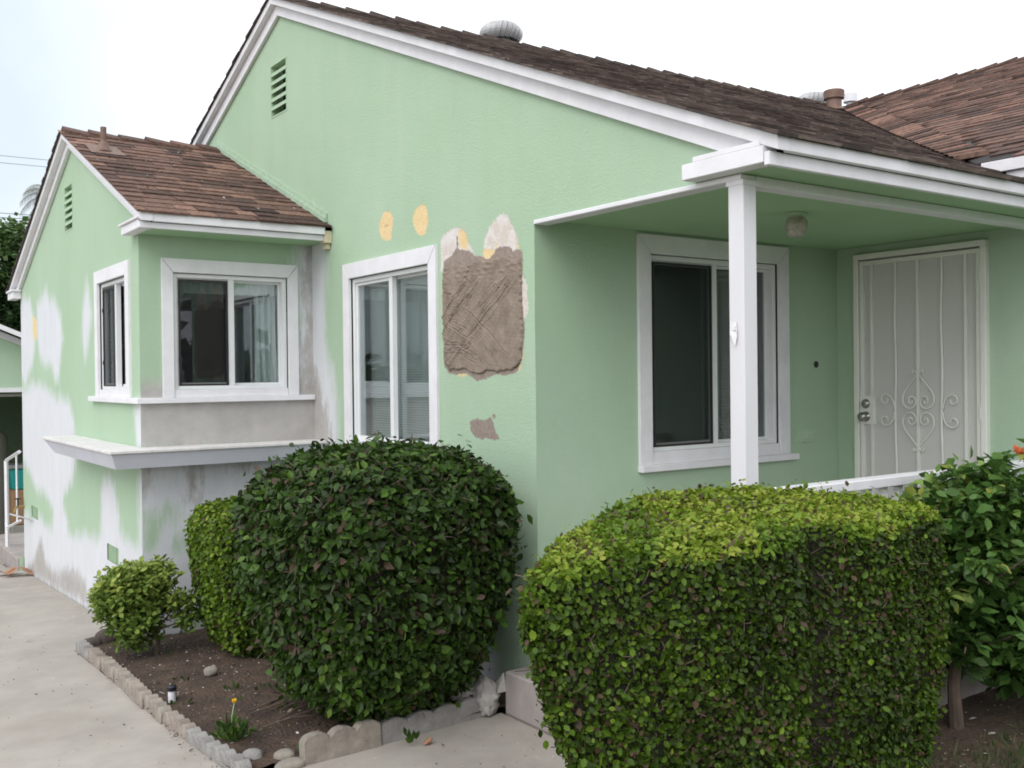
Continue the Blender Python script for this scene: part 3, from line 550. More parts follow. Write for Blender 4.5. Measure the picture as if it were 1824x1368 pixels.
# shingles ---------------------------------------------------------
def shingle_geo(w, l=0.185, t=0.013, kink=0.0):
    h = w/2; c = 0.003
    v = [(-h+c, 0, 0), (h-c, 0, 0), (h-c, l, 0), (-h+c, l, 0), (-h+c, 0.0, t+kink), (h-c, 0.0, t), (h-c, l, 0.003), (-h+c, l, 0.003)]
    f = [(0,3,2,1), (4,5,6,7), (0,1,5,4), (1,2,6,5), (2,3,7,6), (3,0,4,7)]
    return v, f
SH = []     # candidates: roof, pos, x, y, z, width, tint
EXPO = 0.143
def add_shingles(roof, origin_fn, ucount, us, ks, zf, upd, keep, ubase, cls):
    pass
def clump(p, k=1.0): return float(snoise(np.array([[p[0], p[1], p[2]]]), 1.7, 21)[0]*0.5+snoise(np.array([[p[0], p[1], p[2]]]), 6.0, 22)[0]*0.5)
def lay(roofkey, along, upslope, u0, u1, y0, y1, zf, keep, seed):
    """along: 'X' or 'Y' is the eave direction; the other axis climbs"""
    r = random.Random(seed); sl = zf(*((4, 5) if along == 'X' else (8, 2))); 
    if along == 'X': slope = (zf(4, y1)-zf(4, y0))/(y1-y0)
    else: slope = (zf(y1, 2)-zf(y0, 2))/(y1-y0)
    run = EXPO/math.sqrt(1+slope*slope); k = 0; y = y0
    while y < y1-0.05:
        u = u0-(0.16 if k % 2 else 0.06)+r.uniform(-0.05, 0.03); wave = 0.006*math.sin(k*1.7)
        while u < u1+0.02:
            w = r.choice((0.16, 0.22, 0.305, 0.305)); a, b = max(u, u0-0.015), min(u+w, u1)
            if b-a > 0.012:
                c = (a+b)/2; yy = y+r.uniform(-0.006, 0.006)+wave
                p = (c, yy) if along == 'X' else (yy, c)
                if keep(*p):
                    P = Vector((p[0], p[1], zf(*p)+0.001))
                    e = 0.05
                    if along == 'X':
                        X = Vector((1, 0, (zf(p[0]+e, p[1])-zf(p[0]-e, p[1]))/(2*e))).normalized(); Y = Vector((0, 1, (zf(p[0], p[1]+e)-zf(p[0], p[1]-e))/(2*e))).normalized()
                    else:
                        X = Vector((0, -1, 0)); Y = Vector((1, 0, (zf(p[0]+e, p[1])-zf(p[0]-e, p[1]))/(2*e))).normalized()
                    Z = X.cross(Y).normalized(); Y = Z.cross(X)
                    an = r.uniform(-0.012, 0.012); X2 = X*math.cos(an)+Y*math.sin(an); Y2 = Y*math.cos(an)-X*math.sin(an)
                    cl = clump(P)
                    t = min(1, max(0, r.betavariate(2.2, 2.0)*0.75+0.13+0.55*cl))
                    if r.random() < 0.12: t *= 0.35
                    SH.append((roofkey, P, X2, Y2, Z, b-a-0.002, t, r.uniform(0.010, 0.017), r.uniform(-0.002, 0.004)))
            u += w
        y += run; k += 1
lay('bay', 'X', None, 1.955, 3.45, yEB-0.015, yRB-0.03, zB, lambda x, y: True, 1)
lay('main', 'X', None, XR0-0.02, 11.6, yE-0.02, yR-0.05, zM, lambda x, y: (x < 6.2 if y < 3.3 else y > vY(x)+0.05), 2)
lay('wing', 'Y', None, 0.3, 8.5, 5.835, 11.42, zW, lambda x, y: y < vY(x)-0.05, 3)
ROOFS = dict(bay=roof_bay, main=roof_main, wing=roof_wing)
camp = Vector((0, 0, EYE))
def score(s):
    d = s[1]-camp; l = d.length; fw = 0.5776*d.x+0.8163*d.y; sx = (0.8162*d.x-0.5777*d.y)/fw
    if abs(sx) > 0.53: return 0
    return abs(s[4].dot(d.normalized()))*s[5]/(l*l)
order = sorted(range(len(SH)), key=lambda i: -score(SH[i])); single = set(order[:300])
sh_mesh = {}
def tint_attr(me, val):
    a = me.attributes.new('tint', 'FLOAT', 'POINT'); a.data.foreach_set('value', np.full(len(me.vertices), val, np.float32) if np.isscalar(val) else np.asarray(val, np.float32))
rest = dict(bay=([], [], []), main=([], [], []), wing=([], [], []))
for i, s in enumerate(SH):
    key, P, X, Y, Z, w, t, th, kk = s; m = M['shingle_grey'] if key == 'main' else M['shingle']
    if i in single:
        ti = min(7, int(t*8)); wi = min((0.10, 0.16, 0.22, 0.305), key=lambda q: abs(q-w)); sk_ = (key == 'main', ti, wi, th > 0.0135)
        if sk_ not in sh_mesh:
            v, f = shingle_geo(wi, t=0.016 if sk_[3] else 0.011, kink=0.002 if sk_[3] else 0); mb = MB(); mb.add(v, f); me = mb.mesh('shingle', m); tint_attr(me, (ti+0.5)/8); sh_mesh[sk_] = me
        o = link('shingle', sh_mesh[sk_], ROOFS[key], frame_m(P, X*(w/wi), Y, Z))
    else:
        v, f = shingle_geo(w, t=th, kink=kk); V_, F_, T_ = rest[key]; k0 = len(V_)
        V_ += [tuple(P+X*a+Y*b+Z*c) for a, b, c in v]; F_ += [tuple(q+k0 for q in ff) for ff in f]; T_ += [t]*8
for key, (V_, F_, T_) in rest.items():
    if not V_: continue
    me = bpy.data.meshes.new('shingle_courses'); me.from_pydata(V_, [], F_); me.materials.append(M['shingle_grey'] if key == 'main' else M['shingle']); tint_attr(me, T_)
    o = link('shingle_courses', me, ROOFS[key]); o['kind'] = 'stuff'

def ridge_caps(roof, a, b, sA, sB, side, m, seed, step=0.25, w=0.13, l=0.30):
    """folded caps along the ridge from a to b; side = horizontal unit across the ridge; sA,sB = drop per metre on either side"""
    r = random.Random(seed); a = Vector(a); b = Vector(b); d = (b-a); n = int(d.length/step); d.normalize(); meshes = []
    for q in range(4):
        mb = MB(); t0, t1 = 0.022+0.004*q, 0.004; lift = 0.006
        def row(y, t):
            return [Vector((-w, y, -w*sA)), Vector((0, y, 0)), Vector((w, y, -w*sB)), Vector((w, y, -w*sB+t)), Vector((0, y, t+lift)), Vector((-w, y, -w*sA+t))]
        A = row(0, t0); B = row(l, t1); mb.add(A+B, [(5,4,10,11),(4,3,9,10),(0,6,7,1),(1,7,8,2),(0,5,11,6),(2,8,9,3),(0,1,4,5),(1,2,3,4),(6,11,10,7),(7,10,9,8)])
        me = mb.mesh('ridge_cap', m); tint_attr(me, (0.25, 0.45, 0.6, 0.35)[q]); meshes.append(me)
    for k in range(n):
        p = a+d*(step*k+r.uniform(-0.015, 0.015)); Z = Vector((0, 0, 1)); S = Vector(side); Y = d; an = r.uniform(-0.03, 0.03)
        link('ridge_cap', r.choice(meshes), roof, frame_m(p+Vector((0, 0, 0.014)), S*math.cos(an)+Y*math.sin(an), Y, Z+Y*r.uniform(0, 0.02)))
ridge_caps(roof_main, (XR0-0.01, yR, zM(XR0, yR)), (11.4, yR, zM(11.4, yR)), 0.385, 0.42, (0, -1, 0), M['shingle_grey'], 5, l=0.32)
ridge_caps(roof_bay, (1.968, yRB, zB(0, yRB)), (3.5, yRB, zB(0, yRB)), 0.402, 0.4226, (0, -1, 0), M['shingle'], 6)
ridge_caps(roof_wing, (11.5, 0.3, zW(11.5, 0)), (11.5, 8.3, zW(11.5, 0)), 0.41, 0.41, (1, 0, 0), M['shingle'], 7)
# valley shingle strip between main roof and wing
mb = MB(); r = random.Random(3); tt = []
n = 46
for k in range(n):
    x0 = 5.95+5.4*k/n; x1 = x0+5.4/n*1.25; y0, y1 = vY(x0), vY(x1); e = 0.012+0.006*r.random()
    mb.add([(x0-0.02, y0+0.12, zM(x0, y0+0.12)+0.030), (x0+0.13, y0-0.03, zW(x0+0.13, 0)+0.030), (x1+0.13, y1-0.03, zW(x1+0.13, 0)+e), (x1-0.02, y1+0.12, zM(x1, y1+0.12)+e), (x0-0.02, y0+0.12, zM(x0, y0+0.12)), (x0+0.13, y0-0.03, zW(x0+0.13, 0))], [(0,1,2,3), (4,5,1,0)])
    tt += [r.random()]*6
o = mb.obj('valley_shingles', M['shingle'], roof_main); tint_attr(o.data, tt); o['kind'] = 'stuff'

# fascia, rakes, returns -------------------------------------------
def rake(roof, x0, x1, pts, t0, t1, name='rake_board'):
    """board following pts (y, z_top) between drops t0..t1, spanning x0..x1"""
    for (ya, za), (yb, zb_) in zip(pts[:-1], pts[1:]):
        mb = MB(); mb.prism([(x0, ya, za-t0), (x0, yb, zb_-t0), (x0, yb, zb_-t1), (x0, ya, za-t1)], (x1-x0, 0, 0)); mb.obj(name, M['white'], roof, bevel=0.002)
f = lambda y: (y, zM(3.4, y)-0.002); g_ = lambda y: (y, zMb(3.4, y)-0.002)
rake(roof_main, 3.382, 3.462, [f(2.806), f(yR)], 0.0, 0.062); rake(roof_main, 3.432, 3.462, [f(2.90), f(yR)], 0.064, 0.152)
rake(roof_main, 3.382, 3.462, [g_(yR), g_(13.85)], 0.0, 0.062); rake(roof_main, 3.432, 3.462, [g_(yR), g_(13.85)], 0.064, 0.165)
f = lambda y: (y, zB(0, y)-0.002); g_ = lambda y: (y, zBb(0, y)-0.002)
rake(roof_bay, 1.970, 2.058, [f(7.358), f(yRB)], 0.0, 0.060); rake(roof_bay, 2.022, 2.058, [f(7.42), f(yRB)], 0.062, 0.140)
rake(roof_bay, 1.970, 2.058, [g_(yRB), g_(13.13)], 0.0, 0.060); rake(roof_bay, 2.022, 2.058, [g_(yRB), g_(13.0)], 0.062, 0.140)
for rf_, xe, x1_, fn_, ya, yb_ in ((roof_main, 3.362, 3.47, lambda y: zMb(3.4, y), yR+0.02, 13.85), (roof_bay, 1.948, 2.07, lambda y: zBb(0, y), yRB+0.02, 13.13)):
    n_ = 30; mb = MB(); rr_ = random.Random(9)
    for k in range(n_):
        a, b = ya+(yb_-ya)*k/n_, ya+(yb_-ya)*(k+1)/n_; e = rr_.uniform(-0.004, 0.006); mb.hexa([(xe+e, a, fn_(a)-0.001), (x1_, a, fn_(a)-0.001), (x1_, b, fn_(b)-0.001), (xe+e, b, fn_(b)-0.001)], [(xe+e, a, fn_(a)+0.008), (x1_, a, fn_(a)+0.008), (x1_, b, fn_(b)+0.022), (xe+e, b, fn_(b)+0.022)])
    o = mb.obj('shingle_edge', M['shingle_grey'], rf_); tint_attr(o.data, 0.2); o['kind'] = 'stuff'
def board(roof, x0, x1, y0, y1, z0, z1, m='white', name='fascia_board', bv=0.003):
    mb = MB(); mb.box(x0, x1, y0, y1, z0, z1); return mb.obj(name, M[m], roof, bevel=bv)
board(roof_main, 3.4635, 6.26, 2.812, 2.845, 2.872, 2.932); board(roof_main, 3.374, 6.26, 2.847, 2.875, 2.812, 2.871)
board(roof_main, 3.370, 3.463, 2.878, 3.365, 2.826, 2.900, name='eave_return'); board(roof_main, 3.374, 3.463, 2.90, 3.30, 2.901, 2.925, name='eave_return')
board(roof_bay, 2.0595, 3.40, 7.362, 7.392, 3.064, 3.125); board(roof_bay, 1.968, 3.42, 7.394, 7.42, 3.018, 3.062)
board(roof_bay, 1.968, 2.057, 7.423, 7.90, 3.018, 3.082, name='eave_return'); board(roof_bay, 1.950, 2.057, 7.405, 7.92, 3.084, 3.10, name='eave_return')
board(roof_bay, 1.968, 2.057, 12.75, 13.12, 2.88, 2.96, name='eave_return'); board(roof_bay, 1.95, 2.057, 12.72, 13.14, 2.961, 2.985, name='eave_return')
board(roof_bay, 2.06, 3.462, 7.423, 7.767, 3.020, 3.032, m='soffit_green', name='soffit', bv=0)
board(roof_bay, 3.40, 3.462, 7.37, 7.46, 3.00, 3.13, m='cream', name='eave_end_block'); board(roof_bay, 3.425, 3.462, 7.40, 7.47, 2.955, 2.998, m='cream', name='eave_end_block')
# wing eave
board(roof_wing, 5.84, 5.865, 0.3, 3.30, 3.106, 3.176); board(roof_wing, 5.868, 5.90, 0.3, 3.16, 3.055, 3.104); board(roof_wing, 5.90, 6.26, 0.3, 3.16, 3.08, 3.095, m='soffit_green', name='soffit', bv=0)
# porch ceiling, beams, post
mb = MB(); mb.box(3.466, 6.26, 2.876, YC-0.002, CEIL, CEIL+0.03); mb.obj('porch_ceiling', M['soffit_green'], house)
mb = MB(); mb.box(3.56, 6.26, 3.08, 3.165, 2.775, CEIL-0.002); mb.obj('porch_beam', M['white'], house, bevel=0.004)
mb = MB(); mb.box(3.456, 3.556, 3.08, YC-0.004, 2.796, CEIL-0.003); mb.obj('porch_beam', M['white'], house, bevel=0.004)
mb = MB(); mb.box(3.462, 3.552, 3.072, 3.162, FLOOR, 2.794); post = mb.obj('porch_post', M['post_paint'], house, bevel=0.004)
mb = MB(); mb.box(3.458, 3.556, 3.068, 3.17, 2.775, 2.7955); mb.obj('post_collar', M['white'], post)
# torn bracket with paint drips stuck on the post
mb = MB(); r = random.Random(12)
mb.add([(3.458,3.150,2.165),(3.452,3.135,2.155),(3.450,3.120,2.158),(3.456,3.112,2.150),(3.455,3.108,2.09),(3.446,3.112,2.045),(3.448,3.125,2.060),(3.455,3.150,2.085),(3.444,3.142,2.10),(3.450,3.137,2.13)], [(0,1,9),(0,9,8,7),(1,2,9),(2,3,4,9),(9,4,8),(8,4,6,7),(4,5,6)])
mb.box(3.448, 3.460, 3.112, 3.135, 2.115, 2.135); mb.obj('paint_scrap', M['white'], post)
# porch floor slab with step
mb = MB(); mb.box(3.467, XD, 2.88, YC-0.004, 0.0, FLOOR); mb.obj('porch_floor', M['step_conc'], house, bevel=0.008)
# railing along the porch front
rl = MB(); rl.box(3.552, 6.255, 2.90, 2.99, 1.358, 1.405); rail = rl.obj('porch_rail', M['white'], house, bevel=0.004)
mb = MB(); mb.box(3.552, 6.255, 2.92, 2.97, 0.72, 0.76); mb.obj('bottom_rail', M['white'], rail)
me = None
x = 3.68
while x < 6.2:
    if me is None: mb = MB(); mb.box(-0.018, 0.018, -0.018, 0.018, 0.762, 1.357); me = mb.mesh('baluster', M['white'], bevel=0.003)
    link('baluster', me, rail, Matrix.Translation((x, 2.945, 0))); x += 0.125
# flashing where the small roof meets the gable wall
mb = MB()
for k in range(8):
    a, b = 7.45+2.6*k/8, 7.45+2.6*(k+1)/8; j = 0.004*(k % 2)
    mb.prism([(3.43-j, a, zB(0, a)+0.012), (3.43-j, b, zB(0, b)+0.012), (3.43-j, b, zB(0, b)+0.052), (3.43-j, a, zB(0, a)+0.052)], (0.033+j, 0, 0))
    mb.prism([(3.448, a, zB(0, a)+0.053), (3.448, b, zB(0, b)+0.053), (3.448, b, zB(0, b)+0.085), (3.448, a, zB(0, a)+0.085)], (0.015, 0, 0))
mb.obj('flashing', mat('painted_flashing', (0.38, 0.50, 0.37), 0.6, noise=0.15, nscale=20), roof_bay)

# --- security door
pl = PA(XD)
mb = MB(); pbox(mb, pl, 4.446, 4.486, -0.10, 0.045, FLOOR, 2.727); pbox(mb, pl, 3.488, 3.528, -0.10, 0.045, FLOOR, 2.727); pbox(mb, pl, 3.488, 4.486, -0.10, 0.045, 2.7275, 2.767)
door = mb.obj('door', M['door_white'], house, bevel=0.004); door['label'] = 'white security door with scrollwork'
mb = MB(); pbox(mb, pl, 3.529, 4.445, -0.09, -0.05, FLOOR, 2.726)
inner = mb.obj('inner_door', M['door_panel'], door)
mb = MB()
for z in (2.183, 1.647, 1.15): pbox(mb, pl, 3.57, 4.40, -0.05, -0.038, z-0.006, z+0.006)
mb.obj('door_moulding', M['white'], door)
mb = MB(); mb.lathe(pl(3.93, -0.046, 2.13), [(0.028, 0.006), (0.028, -0.006)], 14, 'X'); mb.obj('peephole', M['green_fit'], door)
mb = MB()
pbox(mb, pl, 4.412, 4.440, 0.002, 0.030, FLOOR+0.02, 2.715); pbox(mb, pl, 3.534, 3.562, 0.002, 0.030, FLOOR+0.02, 2.715)
pbox(mb, pl, 3.562, 4.412, 0.002, 0.030, 2.687, 2.715); pbox(mb, pl, 3.562, 4.412, 0.002, 0.030, FLOOR+0.02, FLOOR+0.05)
mb.obj('door_leaf', M['door_white'], door, bevel=0.002)
mb = MB(); mb.add([pl(3.562, 0.006, FLOOR+0.05), pl(4.412, 0.006, FLOOR+0.05), pl(4.412, 0.006, 2.687), pl(3.562, 0.006, 2.687)], [(0,1,2,3)]); mb.obj('perforated_screen', M['mesh_white'], door)
bars = {4.348: 0.016, 4.161: 0.012, 3.987: 0.017, 3.812: 0.012, 3.639: 0.016}
for u, w in bars.items():
    mb = MB()
    if w > 0.013: pbox(mb, pl, u-w/2, u+w/2, 0.008, 0.026, FLOOR+0.05, 2.687)
    else: mb.tube([pl(u+0.004*math.sin(z*9), 0.017, z) for z in np.linspace(FLOOR+0.05, 2.687, 24)], 0.0075, 8)
    mb.obj('bar', M['door_white'], door)
def scroll(pts, name='scroll'):
    mb = MB(); mb.tube([pl(u, 0.020, z) for u, z in pts], 0.0058, 6); mb.obj(name, M['door_white'], door, smooth=True)
def spiral(cu, cz, r0, r1, a0, a1, n=26):
    return [(cu+(r0+(r1-r0)*k/n)*math.cos(a0+(a1-a0)*k/n), cz+(r0+(r1-r0)*k/n)*math.sin(a0+(a1-a0)*k/n)) for k in range(n+1)]
def bez(p0, p1, p2, p3, n=16):
    return [tuple((1-t)**3*a+3*(1-t)**2*t*b+3*(1-t)*t*t*c+t**3*d for a, b, c, d in zip(p0, p1, p2, p3)) for t in [k/n for k in range(n+1)]]
cu, cz = 3.987, 1.648
for sx in (-1, 1):
    for sz in (-1, 1):
        # heart side: from the tip, out round the shoulder and curl inside
        tip = (cu+sx*0.004, cz+sz*0.255)
        path = bez(tip, (cu+sx*0.03, cz+sz*0.20), (cu+sx*0.118, cz+sz*0.15), (cu+sx*0.118, cz+sz*0.078))
        path += bez((cu+sx*0.118, cz+sz*0.078), (cu+sx*0.118, cz+sz*0.00), (cu+sx*0.018, cz+sz*-0.006), (cu+sx*0.016, cz+sz*0.062))[1:]
        path += bez((cu+sx*0.016, cz+sz*0.062), (cu+sx*0.020, cz+sz*0.112), (cu+sx*0.080, cz+sz*0.105), (cu+sx*0.072, cz+sz*0.064))[1:]
        path += bez((cu+sx*0.072, cz+sz*0.064), (cu+sx*0.066, cz+sz*0.040), (cu+sx*0.042, cz+sz*0.050), (cu+sx*0.046, cz+sz*0.068), 8)[1:]
        scroll(path)
        scroll(bez(tip, (cu+sx*0.02, cz+sz*0.285), (cu+sx*0.05, cz+sz*0.285), (cu+sx*0.036, cz+sz*0.262), 10)+[(cu+sx*0.026, cz+sz*0.268)])
        # C scrolls on the outer bars
        bu = 4.161 if sx > 0 else 3.812; b0 = bu+sx*0.008
        q = bez((b0, cz+sz*0.01), (b0, cz+sz*0.12), (b0+sx*0.10, cz+sz*0.135), (b0+sx*0.105, cz+sz*0.075))
        q += bez((b0+sx*0.105, cz+sz*0.075), (b0+sx*0.100, cz+sz*0.035), (b0+sx*0.045, cz+sz*0.04), (b0+sx*0.055, cz+sz*0.078), 10)[1:]
        scroll(q)
mb = MB(); pbox(mb, pl, 4.326, 4.442, 0.004, 0.034, 1.542, 1.745); mb.obj('lock_plate', M['door_white'], door, bevel=0.003)
for z, rr in ((1.690, 0.030), (1.598, 0.033)):
    mb = MB(); prof = [(0.036, 0.0), (0.036, -0.006), (0.018, -0.010), (0.016, -0.028), (rr*0.85, -0.036), (rr, -0.048), (rr*0.9, -0.060), (rr*0.3, -0.066)] if z < 1.65 else [(0.034, 0), (0.034, -0.008), (0.026, -0.018), (0.020, -0.022), (0.004, -0.022)]
    c = pl(4.392, 0.034, z); mb.lathe(c, prof, 20, 'X'); o = mb.obj('door_knob' if z < 1.65 else 'deadbolt', M['steel'], door, smooth=True)
for z in (2.555, 1.642):
    mb = MB(); mb.tube([pl(3.531, 0.038, z-0.04), pl(3.531, 0.038, z+0.04)], 0.008, 8); mb.obj('hinge', M['door_white'], door)
# doorbell and painted-over mail slot
mb = MB(); q = PB(YC)
vs = []
mb.lathe(q(6.01, 0.0, 1.977), [(0.024, 0.0), (0.024, -0.006), (0.018, -0.010), (0.008, -0.012)], 16, 'Y'); o = mb.obj('doorbell', M['bronze'], house); 
mb = MB(); pbox(mb, q, 5.76, 5.977, 0.001, 0.006, 1.418, 1.517); pbox(mb, q, 5.775, 5.962, 0.006, 0.012, 1.436, 1.505); pbox(mb, q, 5.85, 5.885, 0.006, 0.014, 1.414, 1.432); mb.obj('mail_slot', M['green_fit'], house, bevel=0.002)

# --- porch lamp (unlit)
lamp = thing('porch_light', (4.60, 3.69, CEIL), 'frosted jar shaped lamp hanging from the green porch ceiling', 'ceiling lamp')
mb = MB(); mb.lathe((4.60, 3.69, CEIL-0.002), [(0.062, 0), (0.062, -0.008), (0.040, -0.014), (0.042, -0.022)], 20); mb.obj('lamp_base', M['green_fit'], lamp, smooth=False)
mb = MB(); mb.lathe((4.60, 3.69, CEIL-0.024), [(0.046, 0), (0.060, -0.018), (0.065, -0.045), (0.062, -0.070), (0.052, -0.075), (0.050, -0.102), (0.035, -0.108)], 24); o = mb.obj('lamp_shade', M['frost'], lamp); smooth_angle(o)

# --- curtain in the corner window
cur = thing('curtain', (2.78, YN+0.14, 1.9), 'sheer ruffled curtain tied back inside the corner window', 'curtain')
def drape(u0, u1, zt, zb_, amp, seed, name, edge=0.0, flip=1, yo=0.15):
    r = random.Random(seed); nu, nz = 70, 26; vs = []; fs = []
    for j in range(nz+1):
        tz = j/nz; z = zt+(zb_-zt)*tz
        for i in range(nu+1):
            ti = i/nu; ed = edge*math.sin(tz*math.pi)**0.8*flip; w = (u1-u0)+ed; u = u0+w*ti if flip > 0 else u1-(u1-u0-ed)*(1-ti)
            ruf = 0.012*math.sin(z*70+seed)*(1 if (flip > 0 and ti > 0.93) or (flip < 0 and ti < 0.07) else 0)
            vs.append((u+ruf, YN+yo+amp*math.sin(ti*(u1-u0)*110+seed+0.6*math.sin(z*3))+0.006*math.sin(z*8+i), z))
    for j in range(nz):
        for i in range(nu): a = j*(nu+1)+i; fs.append((a, a+1, a+nu+2, a+nu+1))
    mb = MB(); mb.add(vs, fs); mb.obj(name, M['curtain'], cur, smooth=True)
drape(2.30, 2.47, 2.72, 1.80, 0.014, 1, 'curtain_panel', -0.06, 1); drape(3.02, 3.26, 2.72, 1.80, 0.018, 2, 'curtain_panel', -0.03, 1); drape(2.30, 3.26, 2.74, 2.60, 0.010, 3, 'valance', yo=0.12)

# --- things on the roof
M['vent_metal'] = mat('weathered_galvanised', (0.42, 0.42, 0.42), 0.5, metal=0.2, noise=0.12, nscale=14)
def turbine(x, y, z, r, label):
    t = thing('turbine_vent', (x, y, z), label, 'roof vent', 'turbine vents on the main roof')
    mb = MB(); mb.lathe((x, y, z-0.35), [(r*0.72, 0), (r*0.72, 0.32), (r*0.78, 0.33)], 24); mb.obj('vent_neck', M['alum'], t, smooth=False)
    mb = MB(); mb.lathe((x, y, z), [(r*0.80, -0.02), (r*0.80, 0.0), (r*0.6, 0.002)], 24); mb.obj('base_ring', M['alum'], t)
    n = 22; mb = MB(); vs = []; fs = []; Q = 11      # overlapping curved vanes read as a ribbed dome
    for q in range(Q):
        ph = -0.62+2.0*q/(Q-1); rr = r*math.cos(ph*0.98); zz = z+r*0.52+r*0.58*math.sin(ph)
        for k in range(n):
            tw = 2*math.pi*k/n+0.35*q/(Q-1)
            for e, m_ in ((0.0, 0.84), (0.10, 1.02), (0.95, 0.93)): t_ = tw+e*2*math.pi/n; vs.append((x+rr*m_*math.cos(t_), y+rr*m_*math.sin(t_), zz))
    W_ = 3*n
    for q in range(Q-1):
        for k in range(W_): fs.append((q*W_+k, q*W_+(k+1) % W_, (q+1)*W_+(k+1) % W_, (q+1)*W_+k))
    mb.add(vs, fs)
    o = mb.obj('fins', M['vent_metal'], t); o['kind'] = 'stuff'
    mb = MB(); mb.lathe((x, y, z+r*1.04), [(r*0.30, 0), (r*0.28, 0.012), (0.01, 0.02)], 20); mb.obj('cap', M['alum'], t)
turbine(6.45, 9.25, 5.64, 0.245, 'striped round metal turbine vent alone behind the ridge above the gable wall')
turbine(11.6, 9.0, 5.59, 0.24, 'turbine vent half hidden behind the brown capped pipe')
p = thing('roof_pipe', (11.0, 8.2, zM(11, 8.2)), 'thick brown flue pipe with wide cap where the two roofs meet', 'flue pipe')
mb = MB(); z = zM(11, 8.2)-0.05; mb.lathe((11.0, 8.2, z), [(0.20, 0), (0.11, 0.05), (0.10, 0.07), (0.10, 0.20)], 20); o = mb.obj('pipe', M['pipe_brown'], p); smooth_angle(o)
mb = MB(); mb.lathe((11.0, 8.2, z+0.17), [(0.130, 0), (0.135, 0.10), (0.125, 0.11)], 24); o = mb.obj('pipe_cap', M['pipe_brown'], p); smooth_angle(o)
p = thing('roof_pipe', (12.45, 9.0, 5.3), 'thin white vent pipe with cap beside the brown flue', 'vent pipe')
mb = MB(); mb.lathe((12.45, 9.0, 5.2), [(0.055, 0), (0.055, 0.70)], 16); o = mb.obj('pipe', M['white'], p, smooth=True)
mb = MB(); mb.lathe((12.45, 9.0, 5.84), [(0.10, 0), (0.10, 0.12), (0.09, 0.13)], 20); o = mb.obj('pipe_cap', M['white'], p); smooth_angle(o)
p = thing('roof_pipe', (2.18, 9.3, zB(0, 9.3)), 'slim rusty brown vent pipe near the top of the small gable roof', 'vent pipe')
z = zB(0, 9.3); mb = MB(); mb.lathe((2.18, 9.3, z-0.02), [(0.026, 0), (0.026, 0.235), (0.02, 0.235)], 14); mb.obj('pipe', M['pipe_brown'], p, smooth=False)
mb = MB(); mb.lathe((2.18, 9.3, z-0.005), [(0.085, 0), (0.055, 0.04), (0.032, 0.085), (0.027, 0.10)], 18); o = mb.obj('pipe_collar', M['pipe_brown'], p); smooth_angle(o)
mb = MB(); mb.add([(2.04, 9.13, zB(0, 9.13)+0.020), (2.33, 9.13, zB(0, 9.13)+0.020), (2.32, 9.45, zB(0, 9.45)+0.022), (2.05, 9.45, zB(0, 9.45)+0.022)], [(0,1,2,3)]); mb.obj('flashing_plate', M['pipe_brown'], p)

# ------------------------------------------------------------------ ground, drive, path, lawn
def sheet(name, xs, ys, zf, m, kind='structure', smooth=True):
    nx, ny = len(xs), len(ys); X, Y = np.meshgrid(xs, ys, indexing='ij'); Z = zf(X, Y)
    me = bpy.data.meshes.new(name); i, j = np.meshgrid(np.arange(nx-1), np.arange(ny-1), indexing='ij'); a = (i*ny+j).ravel()
    me.from_pydata(np.stack([X.ravel(), Y.ravel(), Z.ravel()], 1).tolist(), [], np.stack([a, a+ny, a+ny+1, a+1], 1).tolist()); me.materials.append(m)
    for f in me.polygons: f.use_smooth = smooth
    o = link(name, me); 
    if kind: o['kind'] = kind
    return o
Gv = lambda Y: -0.047*np.maximum(0, np.minimum(Y, 20.0)-6.6)
M['ground'] = mat('dry_ground', (0.20, 0.17, 0.12), 0.95, color2=(0.08, 0.10, 0.04), nscale=2, detail=8, bump=0.6, bscale=20, bump_dist=0.02)
xs = np.array([-600,-200,-60,-20,-8,-4,-2,0,2,4,8,12,20,60,200,600.]); ys = np.array([-600,-200,-60,-20,-8,-4,0,3,6.6,10,14,18,20,30,60,200,600.])
sheet('ground', xs, ys, lambda X, Y: Gv(Y)-0.12, M['ground'])
# concrete: joints, stains, specks
def slab_mat():
    m = M['concrete']; nt = m.node_tree; N = nt.nodes; L = nt.links; p = N['Principled BSDF']
    src = p.inputs['Base Color'].links[0].from_socket; tc = [n for n in N if n.type == 'TEX_COORD'][0]
    def noise(s, d, st=(1,1,1)):
        mp = N.new('ShaderNodeMapping'); mp.inputs['Scale'].default_value = st; L.new(tc.outputs['Object'], mp.inputs[0])
        n = N.new('ShaderNodeTexNoise'); n.inputs['Scale'].default_value = s; n.inputs['Detail'].default_value = d; n.inputs['Roughness'].default_value = 0.7; L.new(mp.outputs[0], n.inputs['Vector']); return n.outputs['Fac']
    def lay_(fac, lo, hi, mx, col):
        nonlocal src
        r = N.new('ShaderNodeMapRange'); r.inputs[1].default_value = lo; r.inputs[2].default_value = hi; r.inputs[3].default_value = 0; r.inputs[4].default_value = mx; L.new(fac, r.inputs[0])
        n = N.new('ShaderNodeMix'); n.data_type = 'RGBA'; L.new(r.outputs[0], n.inputs[0]); L.new(src, n.inputs[6]); n.inputs[7].default_value = (*col, 1); src = n.outputs[2]
    lay_(noise(0.9, 7), 0.5, 0.75, 0.55, (0.30, 0.25, 0.20)); lay_(noise(4, 8), 0.58, 0.72, 0.35, (0.27, 0.23, 0.19)); lay_(noise(60, 4), 0.66, 0.72, 0.6, (0.20, 0.17, 0.14)); lay_(noise(3.3, 9, (1, 0.4, 1)), 0.62, 0.66, 0.4, (0.56, 0.54, 0.52))
    L.new(src, p.inputs['Base Color'])
slab_mat()
